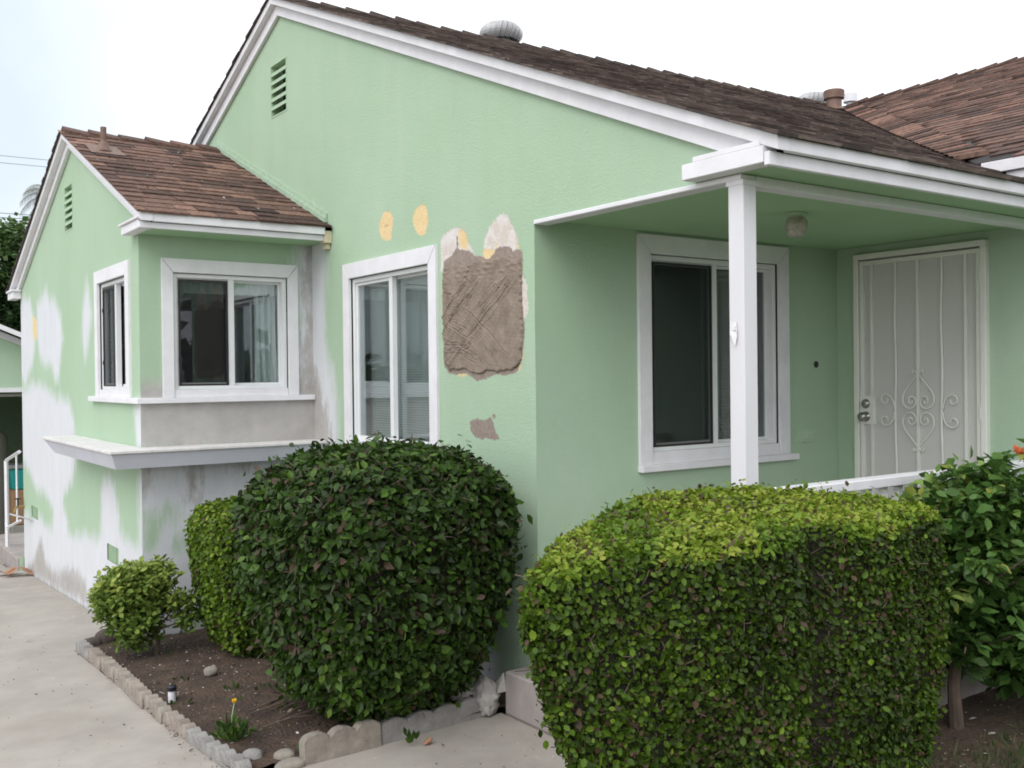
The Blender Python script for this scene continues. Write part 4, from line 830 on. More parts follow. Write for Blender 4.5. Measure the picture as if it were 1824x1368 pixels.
def vx_slab(parent, x0, x1, y0, y1, name='slab', th=0.10):
    mb = MB(); g = 0.006; n = 6
    xa, xb = x1 if isinstance(x1, tuple) else (x1, x1)
    top = [(x0+g, y0+g, G(y0)), (xa-g, y0+g, G(y0)), (xb-g, y1-g, G(y1)), (x0+g, y1-g, G(y1))]
    mb.hexa([(x, y, z-th) for x, y, z in top], top); return mb.obj(name, M['concrete'], parent, bevel=0.006)
drv = thing('driveway', (0, 0, 0), None, None); drv['kind'] = 'structure'
J = [-4.4, -1.3, 1.75, 4.78, 7.83, 10.92, 13.3]
for a, b in zip(J[:-1], J[1:]):
    wide = 1.585 if a < 7 else 2.055
    if a > 4 and b < 8.0: wide = (1.664, 1.588)
    vx_slab(drv, -1.4, wide if b > 3.1 else 1.70, a, b); vx_slab(drv, -4.4, -1.4, a, b)
vx_slab(drv, -4.4, 1.95, 13.3, 16.3); vx_slab(drv, -4.4, 4.5, 16.3, 19.5)
vx_slab(drv, 1.95, 4.5, 13.75, 16.3)
walk = thing('walkway', (2.4, 3.8, 0), None, None); walk['kind'] = 'structure'
for a, b in ((1.60, 3.22),): vx_slab(walk, a, b, 2.95, 4.69)
mb = MB(); mb.box(3.225, 3.466, 3.05, 4.655, -0.1, 0.0); mb.obj('slab', M['concrete'], walk)
# the low block step beside the wall corner
st = thing('step', (3.34, 4.6, 0), 'low concrete step block at the foot of the porch wall corner', 'step')
mb = MB(); mb.box(3.217, 3.464, 3.3, 4.650, 0.0, 0.243); mb.obj('step_block', M['step_conc'], st, bevel=0.008)
# soil bed
def soil_z(X, Y):
    P = np.stack([X.ravel(), Y.ravel(), 0*X.ravel()], 1)
    return (0.022+0.014*snoise(P, 3, 1)+0.008*snoise(P, 11, 2)+0.006*snoise(P, 33, 3)+0.004*snoise(P, 80, 4)).reshape(X.shape)+Gv(Y)*0.9
sheet('soil_bed', np.linspace(1.655, 3.463, 110), np.linspace(4.675, 7.78, 190), soil_z, M['soil'])
sheet('soil_bed', np.linspace(3.36, 6.26, 60), np.linspace(1.9, 2.98, 50), lambda X, Y: soil_z(X, Y)+0.19, M['soil'])
def lawn_z(X, Y):
    P = np.stack([X.ravel(), Y.ravel(), 0*X.ravel()], 1); e = np.clip((2.97-Y)/0.25, 0, 1)*np.clip((X-1.62)/0.5, 0, 1)
    return -0.02+0.225*e*e*(3-2*e)+0.012*snoise(P, 2, 1).reshape(X.shape)*e
sheet('lawn', np.concatenate([np.linspace(1.64, 8, 60), [10, 14, 30]]), np.concatenate([[-30, -12], np.linspace(-6, 2.96, 70)]), lawn_z, mat('lawn_soil', (0.075, 0.07, 0.035), 0.95, color2=(0.035, 0.05, 0.018), nscale=9, detail=8, bump=0.8, bscale=60, bump_dist=0.02))

# ------------------------------------------------------------------ foliage tools
def norm(a): return a/(np.linalg.norm(a, axis=-1, keepdims=True)+1e-9)
LEAF = dict(
    hedge=(np.array([(0,0,0),(-.34,.30,.05),(-.33,.68,.06),(0,1,0),(.33,.68,.06),(.34,.30,.05),(0,.5,-.05)]), [(0,6,1),(1,6,2),(2,6,3),(3,6,4),(4,6,5),(5,6,0)]),
    long=(np.array([(0,0,0),(-.20,.25,.04),(-.24,.52,.03),(0,1,-.10),(.24,.52,.03),(.20,.25,.04),(0,.5,-.03)]), [(0,6,1),(1,6,2),(2,6,3),(3,6,4),(4,6,5),(5,6,0)]),
    quad=(np.array([(0,0,0),(-.3,.5,.04),(0,1,0),(.3,.5,.04)]), [(0,3,2,1)]),
    blade=(np.array([(-.05,0,0),(.05,0,0),(.035,.6,.05),(0,1,.18),(-.035,.6,.05)]), [(0,1,2,4),(4,2,3)]))
def frames(P, Nn, A):
    Y = norm(A-(A*Nn).sum(1, keepdims=True)*Nn); X = np.cross(Y, Nn); return X, Y, Nn
def leaves_mesh(name, P, Nn, A, size, tint, kind, m, parent, stuff=True, width=1.0):
    tv, tf = LEAF[kind]; tv = tv*np.array([width, 1, 1]); X, Y, Z = frames(P, Nn, A); n, k = len(P), len(tv)
    V = P[:, None, :]+size[:, None, None]*(tv[None, :, 0:1]*X[:, None]+tv[None, :, 1:2]*Y[:, None]+tv[None, :, 2:3]*Z[:, None])
    tfa = np.concatenate([np.array(f) for f in tf]); ln = np.array([len(f) for f in tf]); F = (tfa[None]+np.arange(n)[:, None]*k).ravel()
    me = bpy.data.meshes.new(name); me.vertices.add(n*k); me.vertices.foreach_set('co', V.astype(np.float32).ravel())
    me.loops.add(len(F)); me.loops.foreach_set('vertex_index', F.astype(np.int32)); L_ = np.tile(ln, n); me.polygons.add(len(L_))
    st_ = np.concatenate([[0], np.cumsum(L_)[:-1]]); me.polygons.foreach_set('loop_start', st_.astype(np.int32)); me.polygons.foreach_set('loop_total', L_.astype(np.int32))
    me.update(calc_edges=True); me.validate(); me.materials.append(m); tint_attr(me, np.repeat(tint, k))
    o = link(name, me, parent)
    if stuff: o['kind'] = 'stuff'
    return o
def single_leaves(P, Nn, A, size, tint, kind, m, parent, width=1.0):
    tv, tf = LEAF[kind]; X, Y, Z = frames(P, Nn, A); ms = {}
    for i in range(len(P)):
        q = min(9, int(tint[i]*10))
        if q not in ms:
            mb = MB(); mb.add([tuple(v*np.array([width, 1, 1])) for v in tv], tf); me = bpy.data.meshes.new('leaf'); me.from_pydata(mb.v, [], mb.f); me.materials.append(m); tint_attr(me, (q+0.5)/10); ms[q] = me
        s = float(size[i]); link('leaf', ms[q], parent, frame_m(P[i], Vector(X[i])*s, Vector(Y[i])*s, Vector(Z[i])*s))
def blob_mesh(fn, nu=72, nv=40):
    th = np.linspace(0, 2*np.pi, nu, endpoint=False); ph = np.linspace(-np.pi/2+0.02, np.pi/2-0.02, nv); T, Ph = np.meshgrid(th, ph, indexing='ij')
    D = np.stack([np.cos(T)*np.cos(Ph), np.sin(T)*np.cos(Ph), np.sin(Ph)], -1).reshape(-1, 3); V = fn(D)
    F = []
    for i in range(nu):
        for j in range(nv-1):
            a = i*nv+j; b = ((i+1) % nu)*nv+j; F.append((a, b, b+1, a+1))
    return V, np.array(F)
def area_sample(V, F, n, r):
    A, B, C_ = V[F[:, 0]], V[F[:, 1]], V[F[:, 2]]; D_ = V[F[:, 3]]
    T = np.concatenate([np.stack([A, B, C_], 1), np.stack([A, C_, D_], 1)]); cr = np.cross(T[:, 1]-T[:, 0], T[:, 2]-T[:, 0]); ar = np.linalg.norm(cr, axis=1); p = ar/ar.sum()
    k = r.choice(len(T), n, p=p); u = r.random((n, 2)); m_ = u.sum(1) > 1; u[m_] = 1-u[m_]; t = T[k]
    return t[:, 0]+u[:, :1]*(t[:, 1]-t[:, 0])+u[:, 1:]*(t[:, 2]-t[:, 0]), norm(cr[k])
def superq(c, h, n, taper=0.0, extra=None):
    c = np.array(c); h = np.array(h)
    def fn(D):
        r = (np.abs(D)**n).sum(1)**(-1.0/n); P = D*r[:, None]; t = (P[:, 2]+1)/2
        P = P.copy(); P[:, :2] *= (1-taper*(1-t)**1.5)[:, None]
        Q = c+P*h
        if extra is not None: Q = extra(Q, P)
        return Q
    return fn
CAMP = np.array([0, 0, EYE])
def foliage(parent, fn, n, m, kind, size, seed, lump=0.03, depth=0.05, tintf=None, spread=0.7, up=0.3, width=1.0, core=0.90, singles=300, hole=0.0, brown=0.08, droop=0.3, stray=0.0, core_name='dark_core', lump_f=6.0):
    r = np.random.default_rng(seed); V, F = blob_mesh(fn); Vl = V.copy()
    P, Nn = area_sample(V, F, n, r); cen = V.mean(0)
    flip = ((P-cen)*Nn).sum(1) < 0; Nn[flip] *= -1
    lum = lump*snoise(P, lump_f, seed); dep = -np.abs(r.normal(size=n))*depth+lum+0.4*depth*(r.random(n) < 0.25)
    if stray: dep += (r.random(n) < 0.03)*r.random(n)*stray
    P2 = P+Nn*dep[:, None]
    if hole:
        h = snoise(P, 9, seed+1)+0.6*snoise(P, 22, seed+2); keep = (h > -hole) | (r.random(n) < 0.25)
    else: keep = np.ones(n, bool)
    keep &= P2[:, 2] > 0.02
    P2, Nn, dep, lum = P2[keep], Nn[keep], dep[keep], lum[keep]; n = len(P2)
    N2 = norm(Nn+r.normal(size=(n, 3))*spread+np.array([0, 0, up])); A = norm(np.cross(N2, r.normal(size=(n, 3)))+Nn*0.4+np.array([0, 0, -droop+0.2]))
    s = size*np.clip(r.normal(1, 0.32, n), 0.4, 1.6)
    T = tintf(P2, Nn, dep, r) if tintf else r.random(n)
    T = np.where(r.random(n) < brown*(0.5+2.2*np.clip(snoise(P2, 5, seed+7), 0, 1)), r.uniform(0.93, 1.0, n), np.clip(T, 0, 0.9 if brown else 1)); 
    d = P2-CAMP; l2 = (d*d).sum(1); face = -(Nn*d).sum(1)/np.sqrt(l2); fw = d@np.array([0.5776, 0.8163, 0]); sx = d@np.array([0.8162, -0.5777, 0])/fw
    sc = np.where((T < 0.92) & (face > 0.1) & (np.abs(sx) < 0.51) & (dep > -depth*0.6), s*s/l2*face*(dep+depth), -1)
    o = np.argsort(-sc); a, b = o[:singles], o[singles:]
    if singles: single_leaves(P2[a], N2[a], A[a], s[a], T[a], kind, m, parent, width)
    leaves_mesh('foliage', P2[b], N2[b], A[b], s[b], T[b], kind, m, parent, width=width)
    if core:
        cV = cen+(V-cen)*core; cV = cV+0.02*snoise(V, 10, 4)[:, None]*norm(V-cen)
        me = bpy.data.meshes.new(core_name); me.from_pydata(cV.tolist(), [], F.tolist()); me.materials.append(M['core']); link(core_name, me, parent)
def twigs(parent, fn, n, seed, l=0.10, r0=0.0022, out=0.02):
    r = np.random.default_rng(seed); V, F = blob_mesh(fn, 40, 24); P, Nn = area_sample(V, F, n, r); cen = V.mean(0); Nn[((P-cen)*Nn).sum(1) < 0] *= -1
    mb = MB()
    for p, nn in zip(P, Nn):
        if p[2] < 0.05: continue
        d = norm(nn*0.6+r.normal(size=3)*0.7); e = p+nn*out*r.random(); a = e-d*l*r.uniform(0.6, 1.3); mb.tube([a, (a+e)/2+r.normal(size=3)*0.006, e], [r0*1.3, r0, r0*0.6], 4, cap=False)
    o = mb.obj('twigs', M['bark'], parent); o['kind'] = 'stuff'

# rectangular hedge on the right: flat front, lens-like plan
hedge = thing('hedge', (2.8, 2.6, 0.22), 'long clipped box hedge with bright yellow green flat top in front of the porch', 'hedge')
plan = np.array([(1.66,2.30),(1.72,2.255),(2.1,2.25),(2.8,2.24),(3.45,2.23),(3.66,2.24),(3.82,2.34),(3.86,2.50),(3.78,2.70),(3.55,2.88),(3.34,2.97),(2.97,3.0),(2.61,2.95),(2.29,2.80),(1.90,2.52),(1.70,2.37)])
hc = np.array([2.75, 2.55])
def hedge_fn(D):
    ang = np.arctan2(plan[:, 1]-hc[1], plan[:, 0]-hc[0]); rad = np.hypot(*(plan-hc).T); o = np.argsort(ang); aa = np.concatenate([ang[o]-2*np.pi, ang[o], ang[o]+2*np.pi]); rr = np.tile(rad[o], 3)
    a = np.arctan2(D[:, 1]*0.4, D[:, 0]); # spread the samples evenly round a long plan
    R_ = np.interp(a, aa, rr); c = np.hypot(D[:, 0], D[:, 1]); z = D[:, 2]; k = 14.0
    q = (c**k+np.abs(z)**k)**(-1/k); rx = c*q; zz = z*q; t = (zz+1)/2
    tap = 1-0.11*np.clip((0.55-t)/0.55, 0, 1)**1.2
    X = hc[0]+R_*np.cos(a)*rx*tap; Y = hc[1]+R_*np.sin(a)*rx*tap
    top = 1.388+0.048*np.clip((Y-2.45)/0.4, 0, 1)*np.clip((X-2.2)/0.6, 0, 1)+0.010*np.sin(X*3)-0.02*np.clip(1.9-X, 0, 1); Z = 0.24+(top-0.24)*t
    X = X+0.42*np.clip((1.15-Z)/1.0, 0, 1)*np.clip((2.4-X)/0.75, 0, 1)
    return np.stack([X, Y, Z], 1)
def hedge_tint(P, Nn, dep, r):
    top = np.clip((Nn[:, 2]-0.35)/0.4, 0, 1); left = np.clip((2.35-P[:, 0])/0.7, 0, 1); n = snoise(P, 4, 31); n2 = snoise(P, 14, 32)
    base = 0.12+0.26*r.random(len(P))+0.12*n+0.14*left+np.clip((dep+0.03)*2.5, -0.15, 0.12)  # lit left end painted lighter; deeper leaves darker
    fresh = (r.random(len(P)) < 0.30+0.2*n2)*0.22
    t = (base+fresh)*(1-top)+top*(0.74+0.16*r.random(len(P))+0.10*n2-0.15*(n < -0.5))  # top lighter for new growth and, in part, painted-in light
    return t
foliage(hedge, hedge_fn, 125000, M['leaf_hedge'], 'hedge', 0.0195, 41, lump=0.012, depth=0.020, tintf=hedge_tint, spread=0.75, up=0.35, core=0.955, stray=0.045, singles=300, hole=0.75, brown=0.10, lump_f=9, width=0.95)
twigs(hedge, hedge_fn, 2200, 42, 0.05, 0.0013, -0.006)

# the big round bush before the gable wall
bush = thing('bush', (2.62, 5.08, 0.02), 'big rounded dark green holly-leaved bush between the sliding window and the scalloped edging', 'bush')
def bush_extra(Q, P):
    Q = Q.copy(); Q[:, 2] -= 0.12*np.clip(-P[:, 0]-0.2, 0, 1)*(P[:, 2] > 0)+0.0
    return Q
bush_fn = superq((2.62, 5.06, 0.79), (0.75, 0.74, 0.735), 3.3, 0.34, bush_extra)
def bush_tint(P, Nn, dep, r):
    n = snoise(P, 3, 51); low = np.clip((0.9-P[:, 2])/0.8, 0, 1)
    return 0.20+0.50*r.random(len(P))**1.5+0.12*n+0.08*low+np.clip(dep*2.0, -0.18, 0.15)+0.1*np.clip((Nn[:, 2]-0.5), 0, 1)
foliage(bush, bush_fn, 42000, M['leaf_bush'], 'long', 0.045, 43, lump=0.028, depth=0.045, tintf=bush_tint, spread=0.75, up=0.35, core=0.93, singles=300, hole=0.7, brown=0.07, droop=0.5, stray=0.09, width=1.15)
twigs(bush, bush_fn, 1100, 44, 0.07, 0.0018, 0.005)
mb = MB()
for dx, dy in ((0, 0), (0.12, 0.05), (-0.1, 0.08)): mb.tube([(2.6+dx, 5.1+dy, 0.0), (2.6+dx*1.6, 5.1+dy*1.5, 0.4)], [0.035, 0.03], 8)
mb.obj('trunk', M['bark'], bush)
# yellow-green hedge behind it
h2 = thing('hedge', (2.85, 6.85, 0), 'narrow yellow green clipped hedge squeezed behind the big round bush', 'hedge')
h2_fn = superq((2.80, 6.82, 0.53), (0.64, 0.46, 0.53), 6.0, 0.22)
def h2_tint(P, Nn, dep, r): return 0.27+0.32*r.random(len(P))+0.2*np.clip(Nn[:, 2], 0, 1)+0.18*np.clip(-Nn[:, 0], 0, 1)+0.1*snoise(P, 6, 5)
foliage(h2, h2_fn, 24000, M['leaf_hedge'], 'hedge', 0.028, 45, lump=0.014, depth=0.03, tintf=h2_tint, core=0.93, singles=0, hole=0.7, brown=0.10)
# small shrub at the corner of the driveway
shb = thing('shrub', (1.97, 7.13, -0.02), 'small leafy shrub with yellow green tips and a thin bare stem by the driveway corner', 'shrub')
mb = MB(); mb.tube([(1.975, 7.13, -0.03), (1.985, 7.12, 0.10), (1.96, 7.13, 0.19), (1.92, 7.18, 0.30)], [0.016, 0.013, 0.012, 0.008], 8)
for e in ((1.78, 7.3, 0.45), (2.10, 7.08, 0.35), (1.95, 7.2, 0.55), (1.70, 7.2, 0.40), (2.16, 7.05, 0.24), (1.9, 7.0, 0.35)):
    mb.tube([(1.965, 7.13, 0.17), ((1.965+e[0])/2+0.01, (7.13+e[1])/2, (0.20+e[2])/2-0.02), e], [0.010, 0.006, 0.003], 6)
mb.obj('stem', M['bark'], shb)
def cluster_leaves(parent, tips, per, size, m, kind, seed, tint0=0.4, tint1=0.9, rad=0.05, width=1.0, singles=0, spread=0.9, tfun=None):
    r = np.random.default_rng(seed); tips = np.array(tips); n = len(tips); P = np.repeat(tips, per, 0); D = norm(r.normal(size=(len(P), 3))+np.array([0, 0, 0.25]))
    base = np.repeat(np.clip(r.normal(0.5, 0.25, n), 0, 1), per); P2 = P+D*rad*r.random((len(P), 1)); A = D+np.array([0, 0, -0.25]); N2 = norm(np.array([0, 0, 1.0])+r.normal(size=(len(P), 3))*spread*0.6)
    s = size*np.clip(r.normal(1, 0.2, len(P)), 0.5, 1.5); T = np.clip(tint0+(tint1-tint0)*(0.6*base+0.4*r.random(len(P))), 0, 1)
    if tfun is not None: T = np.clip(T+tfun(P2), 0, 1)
    d = P2-CAMP; l2 = (d*d).sum(1); o = np.argsort(np.sqrt(l2)-0.6*np.abs(N2[:, 2])*0.2+r.random(len(P))*0.25); fw = d@np.array([0.5776, 0.8163, 0]); sx = d@np.array([0.8162, -0.5777, 0])/fw
    o = np.concatenate([o[np.abs(sx[o]) < 0.505], o[np.abs(sx[o]) >= 0.505]]); a, b = o[:singles], o[singles:]
    if singles: single_leaves(P2[a], N2[a], A[a], s[a], T[a], kind, m, parent, width)
    leaves_mesh('foliage', P2[b], N2[b], A[b], s[b], T[b], kind, m, parent, width=width)
def tips_in(cs, n, seed, shell=0.5, holes=0.0, hf=5):
    r = np.random.default_rng(seed); out = []
    w = np.array([h[0]*h[1]*h[2] for c, h in cs]); k = r.choice(len(cs), n*3, p=w/w.sum()); D = norm(r.normal(size=(n*3, 3))); R_ = shell+(1-shell)*r.random(n*3)**0.6
    P = np.array([cs[i][0] for i in k])+D*R_[:, None]*np.array([cs[i][1] for i in k]); P = P[snoise(P, hf, seed) > -1+holes] if holes else P
    return P[:n]
tp = tips_in([((1.84,7.26,0.42),(0.25,0.25,0.22)),((1.72,7.20,0.40),(0.15,0.2,0.20)),((1.84,7.12,0.24),(0.19,0.18,0.18)),((1.98,7.22,0.52),(0.17,0.2,0.13)),((1.90,7.30,0.30),(0.2,0.2,0.2))], 860, 61, 0.35, 0.55, 9)
tp2 = tips_in([((2.13,7.06,0.36),(0.10,0.10,0.12)),((2.18,7.04,0.22),(0.08,0.08,0.07))], 60, 62, 0.2)
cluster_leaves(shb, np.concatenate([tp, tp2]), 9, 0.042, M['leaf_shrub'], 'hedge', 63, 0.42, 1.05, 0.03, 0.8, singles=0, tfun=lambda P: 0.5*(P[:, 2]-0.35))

# camellia at the right
cam_b = thing('camellia_bush', (4.45, 2.66, 0.23), 'large glossy-leaved camellia bush with faded orange blooms at the porch rail', 'bush')
mb = MB(); mb.tube([(4.46,2.66,0.18),(4.44,2.66,0.40),(4.47,2.67,0.62),(4.50,2.66,0.85),(4.55,2.68,1.1)], [0.036,0.030,0.028,0.024,0.015], 10)
rr = np.random.default_rng(8)
for k in range(26):
    z0 = rr.uniform(0.55, 1.1); a = rr.uniform(0, 6.28); l = rr.uniform(0.25, 0.55); s0 = np.array([4.49, 2.66, z0]); e = s0+np.array([math.cos(a)*l, math.sin(a)*l*0.8, rr.uniform(0.0, 0.45)])
    mb.tube([s0, (s0+e)/2+rr.normal(size=3)*0.03, e], [0.010, 0.007, 0.003], 6, cap=False)
mb.obj('trunk', M['bark'], cam_b)
cs = [((4.62,2.62,0.95),(0.50,0.36,0.50)),((4.50,2.60,1.20),(0.38,0.30,0.28)),((4.75,2.55,1.30),(0.34,0.30,0.26)),((4.85,2.50,0.80),(0.42,0.36,0.45)),((4.35,2.62,1.28),(0.15,0.20,0.14)),((4.38,2.70,0.80),(0.20,0.2,0.3)),((5.05,2.62,0.55),(0.42,0.26,0.26))]
tp = tips_in(cs, 900, 71, 0.30, 0.50, 5); tp = tp[tp[:, 2] > 0.34]
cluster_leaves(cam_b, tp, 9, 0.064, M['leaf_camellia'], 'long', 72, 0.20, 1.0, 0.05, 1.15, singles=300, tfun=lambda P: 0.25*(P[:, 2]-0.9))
mb = MB()
for c in ((4.515,2.36,1.535),(4.62,2.28,1.47),(4.70,2.30,1.50)):
    for k in range(16):
        a = k*2.4; u = np.array([math.cos(a), math.sin(a), 0.4+0.4*math.sin(k)])*0.035; mb.add([c, tuple(np.array(c)+u+[0, 0.008, 0]), tuple(np.array(c)+u*1.2+[0.008, 0, 0.012]), tuple(np.array(c)+u*0.7+[0.012, 0, 0.016])], [(0,1,2,3)])
mb.obj('blossom', M['orange'], cam_b)

# ------------------------------------------------------------------ bed edging
def edger(length, nscal, height, thick, amp, m, name, seed, rough=0.0):
    r = random.Random(seed); top = []; N_ = 8
    for s in range(nscal):
        for k in range(N_+(1 if s == nscal-1 else 0)):
            t = k/N_; top.append((length*(s+t)/nscal, height-amp+amp*math.sin(math.pi*t)**0.7+r.uniform(-rough, rough)))
    poly = [(0, 0, -0.03)]+[(x, 0, z) for x, z in top]+[(length, 0, -0.03)]
    mb = MB(); mb.prism(poly, (0, thick, 0)); return mb
mk = [('edge_pink', 1), ('edge_conc', 2), ('edge_grey', 3), ('edge_conc', 4)]
ED_L = ['grey lobed edging block nearest the camera, by the grey concrete chunk',
 'grey lobed edging block, second from the near end of the driveway border',
 'pinkish lobed edging block, third from the near end, beside the yellow flower plant',
 'tan lobed edging block, fourth from the near end of the border',
 'pinkish lobed edging block, fifth of nine, just nearer than the garden light',
 'lobed edging block directly beside the black capped garden light',
 'tan lobed edging block just beyond the garden light, seventh from the near end',
 'pinkish lobed edging block, second from the far end of the driveway border',
 'grey lobed edging block at the far end of the border by the dark stones']
meshes = [edger(0.345, 4, 0.066, 0.068, 0.028, None, 'edging_block', s, 0.001).mesh('edging_block', M[m], bevel=0.004) for m, s in mk]
y = 4.66; seq = [2, 2, 0, 1, 0, 3, 1, 0, 2]; r = random.Random(5)
for k in range(9):
    x = 1.665-0.075*min(1, max(0, (y-4.6)/1.2))+r.uniform(-0.006, 0.006); zz = 0.5*(G(y)+G(y+0.345))
    an = math.pi/2+r.uniform(-0.02, 0.02)+(0.05 if k < 3 else 0); tilt = r.uniform(-0.05, 0.05)
    o = link('edging_block', meshes[seq[k]], None, Matrix.Translation((x+0.072, y, zz+r.uniform(-0.006, 0.006)))@Matrix.Rotation(an, 4, 'Z')@Matrix.Rotation(tilt, 4, 'X'))
    tag(o, ED_L[k], 'edging block', 'edging blocks along the driveway')
    y += 0.352
def big_edger(p0, p1, h, n, seed, label, m='edge_conc'):
    p0, p1 = Vector(p0), Vector(p1); L_ = (p1-p0).length; mb = edger(L_, n, h, 0.06, 0.030, None, '', seed, 0.003); me = mb.mesh('scalloped_edger', M[m], bevel=0.007)
    a = math.atan2(p1.y-p0.y, p1.x-p0.x); o = link('scalloped_edger', me, None, Matrix.Translation(p0)@Matrix.Rotation(a, 4, 'Z')@Matrix.Rotation(-0.10, 4, 'X')); tag(o, label, 'edging block', 'big scalloped edgers along the walkway')
big_edger((1.985, 4.618, -0.005), (2.425, 4.628, -0.005), 0.150, 3, 1, 'tan scalloped concrete edger with a broken left end, nearer of the two big ones')
big_edger((2.430, 4.640, -0.01), (3.10, 4.680, -0.01), 0.130, 4, 2, 'greyish scalloped concrete edger leading to the white sack', 'edge_grey')
def rock(c, s, seed, m, label, name='rock'):
    r = np.random.default_rng(seed); bm = bmesh.new(); bmesh.ops.create_icosphere(bm, subdivisions=3, radius=1)
    for v in bm.verts:
        p = np.array(v.co); q = p*(1+0.14*snoise(p[None], 1.7, seed)[0]+0.05*snoise(p[None], 5, seed)[0]); q = np.sign(q)*np.abs(q)**0.85; v.co = Vector(q*np.array(s))
    for f in bm.faces: f.smooth = True
    me = bpy.data.meshes.new(name); bm.to_mesh(me); bm.free(); me.materials.append(M[m]); o = link(name, me, None, Matrix.Translation(c)@Matrix.Rotation(float(r.uniform(-0.4, 0.4)), 4, 'Z')); tag(o, label, 'rock')
rock((1.93, 4.65, 0.01), (0.085, 0.045, 0.032), 1, 'rock', 'flat pale rock at the near tip of the soil bed')
rock((1.93, 4.74, 0.03), (0.055, 0.04, 0.032), 2, 'rock', 'rounded grey rock behind the flat one at the tip of the soil bed')
rock((1.80, 4.84, 0.02), (0.055, 0.045, 0.04), 3, 'edge_grey', 'dark grey chunk of concrete beside the last edging block')
rock((1.70, 7.80, -0.03), (0.085, 0.06, 0.055), 4, 'rock_dark', 'dark round stone at the far corner of the bed')
rock((1.80, 7.83, -0.01), (0.08, 0.06, 0.075), 5, 'rock_dark', 'taller dark stone under the small shrub')
rock((2.09, 6.33, 0.05), (0.045, 0.035, 0.032), 6, 'rock', 'small egg shaped stone lying in the middle of the soil')

# crumpled sack at the end of the edging
def crumple(name, c, s, seed, m, k=0.35, parent=None):
    bm = bmesh.new(); bmesh.ops.create_icosphere(bm, subdivisions=4, radius=1)
    for v in bm.verts:
        p = np.array(v.co)[None]; d = 1+k*(0.5*abs(snoise(p, 2.2, seed)[0])*2-0.3)+0.22*abs(snoise(p, 5.5, seed+1)[0])+0.08*snoise(p, 12, seed+2)[0]; q = np.array(v.co)*d*np.array(s); q[2] = max(q[2], -s[2]*0.7); v.co = Vector(q)
    for f in bm.faces: f.smooth = True
    me = bpy.data.meshes.new(name); bm.to_mesh(me); bm.free(); me.materials.append(M[m]); return link(name, me, parent, Matrix.Translation(c))
sackt = thing('sack', (3.10, 4.72, 0), 'crumpled dirty white sack slumped between the scalloped edging and the step', 'sack')
crumple('sack_body', (3.125, 4.71, 0.09), (0.065, 0.07, 0.12), 14, 'sack', 0.5, sackt)
crumple('sack_fold', (3.03, 4.80, 0.13), (0.10, 0.06, 0.06), 17, 'sack', 0.6, sackt)
mb = MB(); mb.add([(3.17,4.66,0.12),(3.21,4.65,0.24),(3.19,4.70,0.17),(3.16,4.68,0.08),(3.22,4.64,0.13)], [(0,1,2),(0,2,3),(0,4,1)]); mb.obj('sack_corner', M['sack'], sackt)

# garden lamp stub, flower
gl = thing('garden_light', (1.73, 5.96, 0.0), 'short garden light stub with black cap and white body beside the edging', 'garden light')
mb = MB(); mb.lathe((1.735, 5.96, 0.01), [(0.022, 0), (0.022, 0.075), (0.020, 0.076)], 18); o = mb.obj('light_body', M['white'], gl); smooth_angle(o)
mb = MB(); mb.lathe((1.735, 5.96, 0.088), [(0.027, 0), (0.028, 0.022), (0.020, 0.028), (0.008, 0.032)], 18); o = mb.obj('light_cap', M['lamp_black'], gl); smooth_angle(o)
def tuft(parent, c, n, h, spread, seed, m='leaf_shrub', t=(0.1, 0.6), kind='long', width=0.6):
    r = np.random.default_rng(seed); P = np.array(c)+r.normal(size=(n, 3))*np.array([spread, spread, 0]); D = norm(np.stack([r.normal(0, 0.45, n), r.normal(0, 0.45, n), np.ones(n)], 1))
    P = P+D*(r.random((n, 1))*h*0.6); leaves_mesh('foliage', P, norm(np.cross(D, r.normal(size=(n, 3)))), D+r.normal(size=(n, 3))*0.3, h*r.uniform(0.25, 0.6, n), r.uniform(*t, n), kind, M[m], parent, width=width)
fl = thing('flower', (1.80, 5.15, 0.02), 'little plant with narrow leaves and one bright yellow flower in the soil bed', 'flower')
tuft(fl, (1.80, 5.13, 0.02), 150, 0.13, 0.030, 3)
mb = MB(); mb.tube([(1.81, 5.15, 0.03), (1.815, 5.17, 0.13), (1.83, 5.17, 0.20)], 0.0022, 5); mb.obj('stalk', M['green_fit'], fl)
mb = MB(); c = Vector((1.83, 5.17, 0.20))
for k in range(7):
    a = k*2*math.pi/7; d = Vector((math.cos(a), math.sin(a), 0)); e = d.cross(Vector((0, 0, 1))); mb.add([c, c+d*0.010+e*0.008+Vector((0,0,0.010)), c+d*0.013+Vector((0,0,0.024)), c+d*0.010-e*0.008+Vector((0,0,0.010))], [(0,1,2,3)])
mb.obj('petals', M['yellow'], fl)
# low weeds, litter
def scatter(name, n, area, zf, size, m, kind, seed, up, t=(0, 1), label=None, keepf=None):
    r = np.random.default_rng(seed); P = np.stack([r.uniform(area[0], area[1], n), r.uniform(area[2], area[3], n), np.zeros(n)], 1)
    if keepf is not None: P = P[keepf(P, r)]
    n = len(P); P[:, 2] = zf(P[:, 0], P[:, 1])
    if up: A = norm(np.array([0, 0, 1.0])+r.normal(size=(n, 3))*0.45); Nn = norm(np.cross(A, r.normal(size=(n, 3))))
    else: Nn = norm(np.array([0, 0, 1.0])+r.normal(size=(n, 3))*0.35); A = r.normal(size=(n, 3))
    o = leaves_mesh(name, P, Nn, A, size*np.exp(r.normal(0, 0.45, n)), r.uniform(*t, n), kind, M[m], None); tag(o, label, name.replace('_', ' '), None, 'stuff'); return o
sz = lambda x, y: soil_z(np.array(x), np.array(y))+0.004
scatter('leaf_litter', 2600, (1.68, 3.4, 4.66, 7.7), sz, 0.010, 'litter', 'quad', 81, False, label='pale chips and leaf scraps strewn over the dark soil bed')
